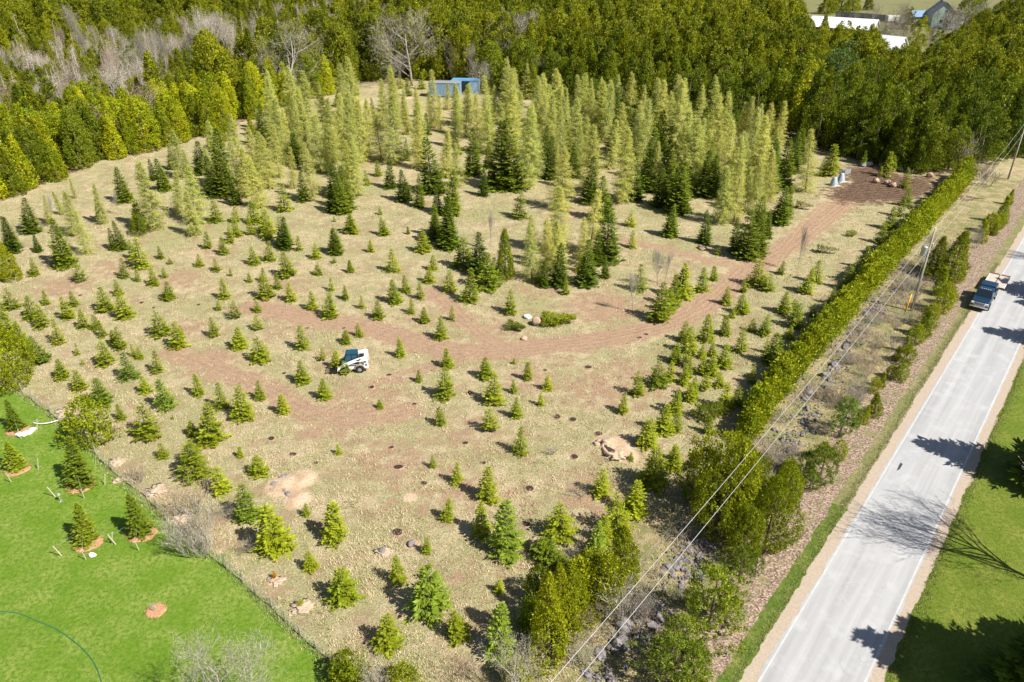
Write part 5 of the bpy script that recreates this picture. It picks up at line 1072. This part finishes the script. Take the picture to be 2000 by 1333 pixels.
for i, (u, v) in enumerate([(1628, 363), (1642, 355)]):
    x, y = at(u, v); root = thing('grey_cone', ['lower left grey truncated cone on a wooden base by the mud', 'upper right grey truncated cone on a wooden base by the mud'][i], 'cone', (x, y, 0), .3, 'grey cones beside the muddy yard')
    MB().lathe([(.78, .16), (.74, .3), (.42, 1.5), (.36, 1.62), (.2, 1.66)], 20).build('cone_shell', M['conegrey'], root, True)
    MB().box((0, 0, .07), (1.7, 1.7, .14)).build('wooden_base', M['pale_wood'], root); MB().path([(.80 * cos(a), .80 * sin(a), .2) for a in np.linspace(0, 6.28, 21)], .05, 5).build('bottom_rim', M['galv'], root)
x, y = at(1655, 341); root = thing('metal_crate', 'tilted grey metal crate beside the cones on the mud', 'crate', (x, y, .1), .45)
MB().box((0, 0, .5), (1.6, .08, 1.0)).box((0, .9, .35), (1.6, .08, .7)).box((-.76, .45, .35), (.08, .9, .7)).box((.76, .45, .35), (.08, .9, .7)).build('crate_walls', M['galv'], root); MB().box((0, .45, .05), (1.6, .9, .08)).build('crate_floor', M['greywall'], root)

# ------------------------------------------------------------------ compact loader
x, y = at(688, 722)
ld = thing('skid_loader', 'white compact loader with red rear panel working among the young spruces', 'loader', (x, y, 0), 90 * DEG + 8 * DEG, None, (1.1, 1.1, 1.1))
# local: +y forward
w = .62
MB().prism([(-1.35, .45), (-1.40, 1.0), (-1.1, 1.15), (.2, 1.05), (1.0, .75), (1.05, .35), (-1.0, .35)], -w, w).build('chassis', M['white'], ld, bevel=.03)
hood = MB().prism([(-1.62, .55), (-1.66, 1.45), (-1.45, 1.62), (-.75, 1.48), (-.7, .8)], -w * .98, w * .98).build('engine_hood', M['white'], ld, bevel=.04)
MB().box((0, -1.1, 1.585), (.8, .5, .02)).build('hood_grille', M['black'], hood)
MB().box((0, -1.66, .85), (1.26, .05, .9)).build('rear_panel', M['red'], ld)
cab = MB(); cab.loft([[(-.48, -.72, 1.1), (.48, -.72, 1.1), (.48, .72, 1.0), (-.48, .72, 1.0)], [(-.46, -.68, 2.02), (.46, -.68, 2.02), (.46, .42, 2.02), (-.46, .42, 2.02)]]); cb = cab.build('cab', M['cabglass'], ld, bevel=.03)
fr = MB()
for sx in (-.49, .49):
    fr.path([(sx, -.72, 1.05), (sx, -.70, 2.02), (sx, .42, 2.04), (sx, .74, 1.0)], .035, 6); fr.rod((sx, -.1, 1.05), (sx, -.1, 2.0), .025)
fr.rod((-.49, .42, 2.04), (.49, .42, 2.04), .03); fr.rod((-.49, -.7, 2.04), (.49, -.7, 2.04), .03); fr.build('cab_frame', M['black'], cb)
MB().box((0, -.14, 2.06), (.96, 1.12, .06)).build('cab_roof', M['cabglass'], cb, bevel=.02)
for sx in (-1, 1):
    X = sx * .78
    MB().prism([(-1.70, 1.20), (-1.70, 1.75), (-1.45, 1.86), (-.55, 1.62), (.75, 1.12), (1.35, .72), (1.42, .38), (1.22, .34), (1.12, .62), (.6, .90), (-.6, 1.30), (-1.15, 1.32)], X - .09, X + .09).build('lift_arm', M['white'], ld, bevel=.02)
    MB().rod((X * .9, -.9, .9), (X * .9, .5, 1.0), .05).build('lift_cylinder', M['galv'], ld)
    MB().prism([(-1.75, .5), (-1.70, 1.5), (-1.35, 1.5), (-1.2, .6)], X - .12, X + .12).build('rear_tower', M['white'], ld, bevel=.02)
    MB().box((X + sx * .125, -1.42, 1.30), (.02, .22, .16)).box((X + sx * .125, -1.50, .95), (.02, .14, .26)).box((X + sx * .10, -.75, 1.50), (.02, .30, .12)).box((X + sx * .10, -.95, 1.62), (.02, .16, .1)).build('dark_marking', M['black'], ld)
    MB().box((X * .86, -.35, 1.02), (.1, .9, .30)).box((X * .86, .65, .78), (.1, .5, .22)).build('hollow_shade', M['black'], ld)  # black blocks put shade into the hollows behind the arms
    for fy in (-.85, .62):
        t = MB(); pr = [(.20, -.14), (.40, -.15), (.43, -.10), (.43, .10), (.40, .15), (.20, .14)]; n = 22; vs = []
        for r_, xo in pr: vs += [(X + xo, fy + r_ * cos(2 * pi * j / n), .43 + r_ * sin(2 * pi * j / n)) for j in range(n)]
        t.add(vs, [(i * n + j, i * n + (j + 1) % n, ((i + 1) % 6) * n + (j + 1) % n, ((i + 1) % 6) * n + j) for i in range(6) for j in range(n)])
        wh = MB().rod((X - .11, fy, .43), (X + .11, fy, .43), .21, None, 18).build('wheel', M['greywall'], ld); t.build('tyre', M['rubber'], wh, True)
    f = MB(); n = 12; ring = [(-.85 + .55 * cos(a), .45 + .55 * sin(a)) for a in np.linspace(.15, pi - .15, n)]; inn = [(-.85 + .49 * cos(a), .45 + .49 * sin(a)) for a in np.linspace(pi - .15, .15, n)]
    f.prism(ring + inn, X - .17, X + .17).build('fender', M['wood'], ld)
att = MB(); att.box((0, 1.55, .42), (1.5, .12, .75)).box((0, 1.85, .12), (1.5, .6, .06)).box((-.74, 1.8, .3), (.04, .55, .4)).box((.74, 1.8, .3), (.04, .55, .4)); bk = att.build('bucket', M['black'], ld)
tines = MB()
for q in range(6): tines.rod((-.6 + q * .24, 2.1, .12), (-.6 + q * .24, 2.75, .06), .035, .02, 6)
tines.build('tines', M['black'], bk)
for sx in (-.5, .5): MB().box((sx, .70, 1.14), (.14, .06, .1)).build('headlight', M['lamp'], ld)

# ------------------------------------------------------------------ pickup and flat trailer
px_, py_ = at(1915, 606); fx, fy = road_pt(float((np.array((px_, py_)) - ROAD_L) @ ROAD_D), -.35)
RZ = pi - radians(38.71)
SCL = 1.10
tp = (np.array((fx, fy)) + ROAD_D * 2.2 * SCL)
tk = thing('pickup_truck', 'dark blue pickup with a canopy and chrome grille parked on the road edge', 'pickup', (tp[0], tp[1], .06), RZ, None, (SCL, SCL, SCL))
# local +y = front of the truck
body = MB()
def sec(y, hw, z0, z1, sh): return [(-hw, y, z0), (hw, y, z0), (hw + .0, y, (z0 + z1) / 2), (hw - sh, y, z1), (-hw + sh, y, z1), (-hw, y, (z0 + z1) / 2)]
body.loft([sec(-2.92, .95, .55, 1.12, .05), sec(-2.8, .99, .50, 1.14, .05), sec(-1.0, 1.0, .48, 1.15, .06), sec(.95, 1.0, .48, 1.16, .07), sec(1.2, .99, .48, 1.20, .10), sec(2.5, .97, .50, 1.13, .12), sec(2.85, .92, .55, 1.03, .14)])
bd = body.build('body', M['navy'], tk, bevel=.04)
MB().prism([(1.35, 1.19), (2.3, 1.16), (2.35, 1.12), (1.35, 1.14)], -.5, .5).build('hood_bulge', M['navy'], bd, bevel=.02)
cabm = MB(); cabm.loft([[(-.92, -.95, 1.14), (.92, -.95, 1.14), (.92, 1.12, 1.16), (-.92, 1.12, 1.16)], [(-.78, -.82, 1.82), (.78, -.82, 1.82), (.78, .38, 1.82), (-.78, .38, 1.82)], [(-.70, -.72, 1.88), (.70, -.72, 1.88), (.70, .25, 1.88), (-.70, .25, 1.88)]]); cbn = cabm.build('cab', M['navy'], tk, bevel=.03)
ws = MB(); ws.add([(-.82, 1.075, 1.225), (.82, 1.075, 1.225), (.71, .455, 1.785), (-.71, .455, 1.785)], [(0, 1, 2, 3)]); ws.add([(-.80, 1.06, 1.2), (.80, 1.06, 1.2), (.70, .43, 1.78), (-.70, .43, 1.78)], [(3, 2, 1, 0)]); ws.build('windshield', M['glass'], cbn)
for sx in (-1, 1):
    for (a, c, a2, c2) in ((.12, .90, .12, .36), (-.80, .04, -.72, .04)):
        MB().add([(sx * .908, a, 1.24), (sx * .908, c, 1.24), (sx * .803, c2, 1.75), (sx * .803, a2, 1.75)], [(0, 1, 2, 3)]).build('side_window', M['glass'], cbn)
    MB().box((sx * 1.11, .92, 1.3), (.18, .1, .22)).rod((sx * .92, .95, 1.25), (sx * 1.1, .93, 1.28), .03).build('mirror', M['black'], tk)
    MB().box((sx * 1.003, -.1, .58), (.02, 3.4, .22)).build('side_reflection', M['silver'], tk)  # bright strip painted along the side as reflected sky and road
    for dy in (.2, -.75): MB().box((sx * 1.012, dy - .2, 1.02), (.025, .16, .035)).build('door_handle', M['chrome'], tk)
    hl = MB().box((sx * .74, 2.80, .93), (.34, .14, .26)).build('headlight', M['lamp'], tk, bevel=.03)
    for wy in (1.85, -1.75):
        t = MB(); X = sx * .88; pr = [(.24, -.13), (.37, -.14), (.40, -.10), (.40, .10), (.37, .14), (.24, .13)]; n = 24; vs = []
        for r_, xo in pr: vs += [(X + xo, wy + r_ * cos(2 * pi * j / n), .38 + r_ * sin(2 * pi * j / n)) for j in range(n)]
        t.add(vs, [(i * n + j, i * n + (j + 1) % n, ((i + 1) % 6) * n + (j + 1) % n, ((i + 1) % 6) * n + j) for i in range(6) for j in range(n)])
        wh = MB().rod((X - .10, wy, .38), (X + sx * .11, wy, .38), .25, None, 20).build('wheel', M['silver'], tk); t.build('tyre', M['rubber'], wh, True)
        ar = [(wy + .52 * cos(a), .42 + .50 * sin(a)) for a in np.linspace(0, pi, 12)] + [(wy + .45 * cos(a), .42 + .43 * sin(a)) for a in np.linspace(pi, 0, 12)]
        MB().prism(ar, sx * .98, sx * 1.03).build('wheel_arch', M['black'], tk)
top = MB(); top.loft([[(-.95, -2.88, 1.13), (.95, -2.88, 1.13), (.95, -.98, 1.15), (-.95, -.98, 1.15)], [(-.82, -2.72, 1.84), (.82, -2.72, 1.84), (.82, -1.02, 1.84), (-.82, -1.02, 1.84)], [(-.72, -2.6, 1.92), (.72, -2.6, 1.92), (.72, -1.1, 1.92), (-.72, -1.1, 1.92)]]); tc_ = top.build('canopy', M['navy'], tk, bevel=.03)
for sx in (-1, 1): MB().add([(sx * .938, -2.6, 1.28), (sx * .938, -1.15, 1.28), (sx * .848, -1.15, 1.72), (sx * .848, -2.55, 1.72)], [(0, 1, 2, 3)]).build('canopy_window', M['glass'], tc_)
gr_ = MB().box((0, 2.86, .90), (1.16, .10, .42)).build('grille', M['chrome'], tk, bevel=.03)
gb = MB()
for q in range(3): gb.box((0, 2.925, .80 + q * .10), (1.02, .03, .055))
gb.build('grille_slots', M['black'], gr_)
MB().box((0, 2.92, .58), (1.92, .22, .22)).build('front_bumper', M['chrome'], tk, bevel=.05)
MB().box((0, 3.04, .46), (1.3, .06, .10)).build('bumper_intake', M['black'], tk)
MB().box((0, 3.045, .60), (.34, .02, .15)).build('licence_plate', M['white'], tk)
MB().box((0, -2.98, .60), (1.8, .16, .2)).build('rear_bumper', M['chrome'], tk, bevel=.04)
for sx in (-.45, -.22, 0, .22, .45): MB().box((sx, .28, 1.90), (.12, .08, .04)).build('roof_light', M['lamp'], tk)
# trailer
M['deck'] = plain('pale_deck_board', (.50, .45, .39), .85, var=.15, scale=5)
M['rust'] = plain('rusty_red_frame', (.17, .07, .05), .7, var=.25)
tq = tp - 0 + ROAD_D * (2.95 + 1.0 + 2.3) * SCL
tl = thing('flat_trailer', 'flat trailer with two pale wooden decks hitched behind the pickup', 'trailer', (tq[0] + ROAD_N[0] * .3, tq[1] + ROAD_N[1] * .3, .06), RZ, None, (SCL, SCL, SCL))
for sx in (-1, 1):
    MB().box((sx * .58, 0, .78), (1.08, 4.2, .06)).build('deck', M['deck'], tl)
    MB().box((sx * 1.14, 0, .74), (.06, 4.3, .16)).build('side_rail', M['white'], tl)
    for wy in (-.45, .45):
        t = MB(); X = sx * 1.0; pr = [(.17, -.10), (.29, -.11), (.32, -.08), (.32, .08), (.29, .11), (.17, .10)]; n = 20; vs = []
        for r_, xo in pr: vs += [(X + xo, wy - .3 + r_ * cos(2 * pi * j / n), .32 + r_ * sin(2 * pi * j / n)) for j in range(n)]
        t.add(vs, [(i * n + j, i * n + (j + 1) % n, ((i + 1) % 6) * n + (j + 1) % n, ((i + 1) % 6) * n + j) for i in range(6) for j in range(n)])
        wh = MB().rod((X - .08, wy - .3, .32), (X + .08, wy - .3, .32), .18, None, 16).build('wheel', M['white'], tl); t.build('tyre', M['rubber'], wh, True)
MB().box((0, 0, .80), (.07, 4.3, .10)).build('centre_beam', M['rust'], tl)
MB().box((0, 2.15, .70), (2.3, .10, .22)).box((0, -2.15, .70), (2.3, .10, .22)).box((-.6, 0, .62), (.1, 4.2, .14)).box((.6, 0, .62), (.1, 4.2, .14)).build('frame', M['rust'], tl)
MB().box((-.6, -2.5, .72), (1.0, .55, .06)).box((.6, -2.5, .72), (1.0, .55, .06)).build('ramp', M['rust'], tl)
MB().rod((-.5, 2.15, .62), (0, 3.2, .55), .05).rod((.5, 2.15, .62), (0, 3.2, .55), .05).rod((0, 3.1, .0), (0, 3.1, .75), .03).build('tow_bar', M['rust'], tl)

# ------------------------------------------------------------------ sheds and farm buildings
def ribbed(mb, x0, x1, y, z0, z1, step, depth, axis='x'):
    n = int((x1 - x0) / step); 
    for i in range(n):
        c = x0 + (i + .5) * step
        if axis == 'x': mb.box((c, y, (z0 + z1) / 2), (step * .45, depth, z1 - z0))
        else: mb.box((y, c, (z0 + z1) / 2), (depth, step * .45, z1 - z0))
def container(name, label, u, v, rz, L_, W_, H_, mat, roofmat, open_side=False):
    x, y = at(u, v); root = thing(name, label, 'shed', (x, y, 0), rz)
    wb = MB()
    if open_side:
        wb.box((-L_ / 2 + .06, W_ / 2, H_ / 2), (.12, W_, H_)).box((0, W_ - .06, H_ / 2), (L_ - .24, .12, H_)).box((L_ / 2 - .06, W_ / 2, H_ / 2), (.12, W_, H_)).box((L_ * .33, .05, H_ / 2), (L_ * .33 - .02, .10, H_ - .02))
    else: wb.box((0, W_ / 2, H_ / 2 + .15), (L_, W_, H_ - .3))
    ribbed(wb, -L_ / 2 + .2 if not open_side else L_ * .18, L_ / 2 - .2, -.02, .3, H_ - .25, .4, .06); w_ = wb.build('walls', mat, root)
    MB().box((0, W_ / 2, H_ + .06), (L_ + .3, W_ + .3, .12)).build('roof', roofmat, root, bevel=.03)
    if not open_side:
        d = MB().box((L_ * .25, -.07, H_ * .45), (1.2, .05, H_ * .75)).build('door', mat, root); MB().rod((L_ * .25 + .4, -.12, H_ * .4), (L_ * .25 + .4, -.12, H_ * .5), .03).build('handle', M['galv'], d)
        MB().box((0, W_ / 2, .08), (L_ * .96, W_ * .9, .16)).build('skid_base', M['dark_wood'], root)
    return root
container('grey_shed', 'long grey-blue shed standing at the forest edge left of the bright blue one', 868, 191, -.10, 9.0, 3.6, 4.0, M['shedgrey'], M['galv'])
container('blue_shed', 'bright blue open fronted shed half hidden by larches at the forest edge', 908, 183, -.10, 8.0, 4.5, 3.5, M['shedpale'], M['shedblue'], True)
def gable(name, label, cat, u, v, rz, L_, W_, He, Hr, wall, roof, windows=(), door=None, chimney=False, over=.5):
    x, y = at(u, v); root = thing(name, label, cat, (x, y, 0), rz)     # ridge along local x
    w_ = MB(); w_.add([(-L_ / 2, -W_ / 2, 0), (L_ / 2, -W_ / 2, 0), (L_ / 2, W_ / 2, 0), (-L_ / 2, W_ / 2, 0), (-L_ / 2, -W_ / 2, He), (L_ / 2, -W_ / 2, He), (L_ / 2, W_ / 2, He), (-L_ / 2, W_ / 2, He), (-L_ / 2, 0, Hr), (L_ / 2, 0, Hr)], [(0, 1, 5, 4), (2, 3, 7, 6), (1, 2, 6, 9, 5), (3, 0, 4, 8, 7)])
    w_.build('wall', wall, root)
    sl = (Hr - He) / (W_ / 2); r = MB(); e = W_ / 2 + over; a = L_ / 2 + over
    prof = [(-e, He - sl * over + .03), (0, Hr + .03), (e, He - sl * over + .03), (e, He - sl * over + .2), (0, Hr + .22), (-e, He - sl * over + .2)]
    r.prism(prof, -a, a); rf = r.build('roof', roof, root)
    rib = MB(); n = int(2 * a / 1.0)
    for i in range(n):
        c = -a + (i + .5) * 2 * a / n
        for s in (-1, 1): rib.rod((c, s * e, He - sl * over + .22), (c, 0, Hr + .24), .04, None, 4)
    rib.build('roof_rib', roof, rf)
    if chimney: MB().box((L_ * .2, .4, Hr + .5), (.7, .7, 1.6)).build('chimney', M['rust'], rf)
    for (side, p, z, ww, wh) in windows:
        wb = MB()
        if side == 'front': wb.box((p, -W_ / 2 - .02, z), (ww, .08, wh))
        elif side == 'right': wb.box((L_ / 2 + .02, p, z), (.08, ww, wh))
        else: wb.box((-L_ / 2 - .02, p, z), (.08, ww, wh))
        o = wb.build('window', M['white'], root); pb_ = MB()
        if side == 'front': pb_.box((p, -W_ / 2 - .07, z), (ww * .8, .04, wh * .82))
        elif side == 'right': pb_.box((L_ / 2 + .07, p, z), (.04, ww * .8, wh * .82))
        else: pb_.box((-L_ / 2 - .07, p, z), (.04, ww * .8, wh * .82))
        pb_.build('pane', M['glass'], o)
    if door:
        side, p, ww, wh = door; db = MB()
        if side == 'front': db.box((p, -W_ / 2 - .03, wh / 2), (ww, .1, wh))
        else: db.box((L_ / 2 + .03, p, wh / 2), (.1, ww, wh))
        db.build('door', M['slate'], root)
    return root
gable('barn', 'long low barn with a bright white steel roof behind the forest', 'barn', 1643, 74, -.62, 27, 11, 4.5, 8.0, M['barnwall'], M['sheetroof'], [('right', -2.5, 2.5, 1.2, 1.2)], ('right', 1.5, 3.5, 3.4))
gable('shed', 'lower white roofed shed half hidden by trees in front of the barn', 'shed', 1728, 116, -.85, 11, 10, 4.0, 8.0, M['white'], M['sheetroof'], [('front', 2, 2.2, 1.4, 1.2)], ('front', -3, 3, 3))
gable('farm_shed', 'small white roofed shed between the barn and the lower shed', 'shed', 1690, 100, -.6, 7, 6, 3.2, 5.2, M['white'], M['sheetroof'], [('front', 0, 1.7, 1, 1)])
gable('farmhouse', 'pale green gabled farmhouse at the top right of the picture', 'house', 1832, 52, 1.35, 13, 10, 6.5, 11.0, M['mint'], M['slate'], [('left', 1.0, 3.0, 1.8, 1.9), ('left', -.5, 7.4, 1.1, 1.8), ('left', -3, 3.0, 1.2, 1.8)], None, True)
gable('house_wing', 'white wing with dark windows joined to the right of the green farmhouse', 'house', 1857, 53, 0, 8, 7, 4.2, 6.5, M['white'], M['slate'], [('front', -2, 2.2, 1.3, 1.7), ('front', 1.6, 2.2, 1.3, 1.7)], ('front', 0, 1.1, 2.2))
gable('garage', 'grey-blue low garage left of the green farmhouse', 'garage', 1800, 48, .05, 13, 7, 4.0, 6.2, M['greywall'], M['shedgrey'], [('front', 3, 2, 1.2, 1.2)], ('front', -2, 3.2, 3))
a = Vector(at(1632, 34)); c = Vector(at(1748, 44)); root = thing('board_fence', 'long grey board fence across the farmyard behind the barn', 'fence', (a.x, a.y, 0))
d = c - a; ang = atan2(d.y, d.x); n = 16; mb = MB()
for i in range(n): mb.box((d.x * (i + .5) / n, d.y * (i + .5) / n, 1.6), (d.length / n * .96, .1, 3.0), ang)
mb.build('boards', M['greywall'], root)
for i in range(n + 1): MB().box((d.x * i / n, d.y * i / n + .15, 1.7), (.2, .2, 3.4), ang).build('post', M['wood'], root)
x, y = at(1741, 44); root = thing('white_trailer', 'small white box trailer at the right end of the grey board fence', 'trailer', (x, y, 0), .1)
MB().box((0, 0, 1.9), (6.0, 2.6, 2.8)).build('box_body', M['white'], root, bevel=.1); MB().box((1, -1.33, 1.8), (1, .06, 1.9)).build('door', M['greywall'], root)
for sx in (-.7, .7): MB().rod((sx, -1.35, .4), (sx, 1.35, .4), .4, None, 14).build('wheel', M['rubber'], root)
FARM = 'conifers standing in the farmyard'
for u, v, hp, wf, kind, t in [(1783, 108, 75, 1.1, 'cedar_tree', 'y'), (1720, 95, 45, 1.2, 'cedar_tree', 'g'), (1700, 112, 50, 1.3, 'pine_tree', 'b'), (1640, 28, 60, 1.6, 'cedar_tree', 'd'), (1665, 24, 55, 1.4, 'cedar_tree', 'y'), (1695, 22, 40, 1.3, 'cedar_tree', 'd'), (1710, 118, 40, 1.2, 'cedar_tree', 'y'), (1825, 120, 60, 1.0, 'cedar_tree', 'd'), (1760, 125, 40, 1.1, 'cedar_tree', 'g'), (1615, 30, 60, 1.5, 'cedar_tree', 'g'), (1770, 60, 45, 1.2, 'cedar_tree', 'd'), (1880, 62, 70, 1.3, 'cedar_tree', 'g'), (1900, 50, 70, 1.4, 'cedar_tree', 'd'), (1650, 92, 38, 1.3, 'cedar_tree', 'y'), (1605, 80, 50, 1.4, 'cedar_tree', 'g')]:
    c_, tn = TONES[t]; plant_px(kind, 'farmyard_conifer', u, v, hp, .04, wf=wf, color=c_, tone=tn, noun='farmyard conifer', group=FARM, lm='forest')
for u, v, hp, wf in [(1625, 225, 130, 1.6), (1650, 200, 120, 1.5), (1600, 215, 110, 1.5), (1680, 215, 100, 1.4), (1640, 240, 110, 1.4)]:
    plant_px('pine_tree', 'forest_pine', u, v, hp, .04, wf=wf * .75, color=(.66, .74, 1.8), tone='grey-green', noun='soft forest pine', group='grey-green pines rising out of the forest', lm='forest')

# ------------------------------------------------------------------ labels: what each plant stands nearest to
LM = dict(
    field=[(680, 705, 'white loader'), (1085, 632, 'felled spruce'), (1200, 880, 'open pit'), (305, 1193, 'lone mulch ring'), (570, 950, 'sand patch'), (45, 845, 'white stones'), (1795, 520, 'transformer pole'), (1915, 580, 'parked pickup'), (1640, 360, 'grey cones'), (1740, 345, 'yard root balls'), (890, 175, 'blue shed'), (1450, 950, 'large cedar clump'), (20, 710, 'round cedar'), (185, 840, 'yellow cedar bush'), (385, 1030, 'grey fence shrub'), (1460, 525, 'track fork'), (1556, 480, 'bare sapling'), (880, 690, 'track bend'), (410, 720, 'bare soil bend'), (1580, 720, 'hedge middle'), (1100, 540, 'larch island'), (1820, 430, 'hedge top'), (590, 1185, 'tiny yellow spruce'), (1765, 610, 'yellow marker'), (660, 1310, 'fence bottom'), (1030, 620, 'white boulder'), (30, 430, 'left frame edge'), (1300, 560, 'track side spruces'), (1060, 1080, 'leaning cut spruce'), (747, 1080, 'capped sand mound'), (1265, 1160, 'bare stem shrub'), (840, 330, 'larch field middle'), (450, 420, 'left larch field'), (1330, 330, 'right larch field'), (1580, 330, 'broad end larch'), (640, 230, 'left wood corner')],
    forest=[(420, 60, 'pale poplars'), (590, 110, 'spreading bare tree'), (190, 230, 'pinkish bare tree'), (800, 60, 'broad bare maple'), (990, 60, 'pale bare pair'), (890, 175, 'blue shed'), (1650, 45, 'barn'), (1735, 95, 'lower white shed'), (1640, 130, 'grey-green pines'), (1860, 280, 'round bare shrub'), (1700, 350, 'muddy yard'), (1995, 240, 'plain pole'), (60, 350, 'left picture edge'), (1845, 30, 'farmhouse'), (300, 190, 'brownish bare tree'), (1200, 180, 'larch tops'), (1450, 240, 'right larch tops')],
    road=[(1990, 1000, 'roadside lawn'), (1915, 580, 'parked pickup'), (1755, 915, 'tar patch')])
ORD = ['nearest one', 'second one out', 'third one out', 'fourth one out', 'fifth one out', 'sixth one out', 'seventh one out', 'eighth one out', 'ninth one out', 'tenth one out', 'eleventh one out', 'twelfth one out', 'thirteenth one out', 'fourteenth one out', 'fifteenth one out', 'sixteenth one out', 'seventeenth one out', 'eighteenth one out', 'nineteenth one out', 'twentieth one out'] + [t + '-' + k + ' one out' for t in ('twenty', 'thirty', 'forty') for k in ('first', 'second', 'third', 'fourth', 'fifth', 'sixth', 'seventh', 'eighth', 'ninth')]
DIRS = ['right', 'upper right', 'top', 'upper left', 'left', 'lower left', 'bottom', 'lower right']
def dirname(du, dv):
    k = int(round(atan2(-dv, du) / (pi / 4))) % 8
    return ['to the right of', 'up and right of', 'straight above', 'up and left of', 'to the left of', 'down and left of', 'straight below', 'down and right of'][k]
cells = {}
for r_ in REG:
    o = r_['o']
    if o.get('label'): continue
    L_ = LM[r_['lm']]; bl = min(L_, key=lambda q: (q[0] - r_['u']) ** 2 + (q[1] - r_['v']) ** 2)
    du, dv = r_['u'] - bl[0], r_['v'] - bl[1]; cells.setdefault((r_['noun'], r_['tone'], bl[2], dirname(du, dv)), []).append((du * du + dv * dv, r_))
for (noun, tone, where, dr), l in cells.items():
    l.sort(key=lambda q: q[0])
    hs = [q[1]['h'] for q in l]
    for i, (_, r_) in enumerate(l):
        h = r_['h']; o = r_['o']
        size = {'dug hole': ('small', 'round', 'wide')}.get(noun, ('small', 'medium', 'tall'))
        lim = {'spruce': (2.2, 3.6), 'larch': (8, 12), 'tall spruce': (6, 9.5), 'forest cedar': (9.5, 12.5), 'dug hole': (.35, .5), 'clipped hedge cedar': (2.7, 3.2)}.get(noun, (3, 7))
        s = size[0] if h < lim[0] else size[1] if h < lim[1] else size[2]
        lab = f"{s} {tone} {noun}, " + (f"{ORD[min(i, len(ORD) - 1)]} {dr} the {where}" if len(l) > 1 else f"{dr} the {where}")
        if len(lab.split()) > 16: lab = lab[len(s) + 1:]
        if len(lab.split()) > 16: lab = lab.replace(' one out', '', 1)
        o['label'] = lab
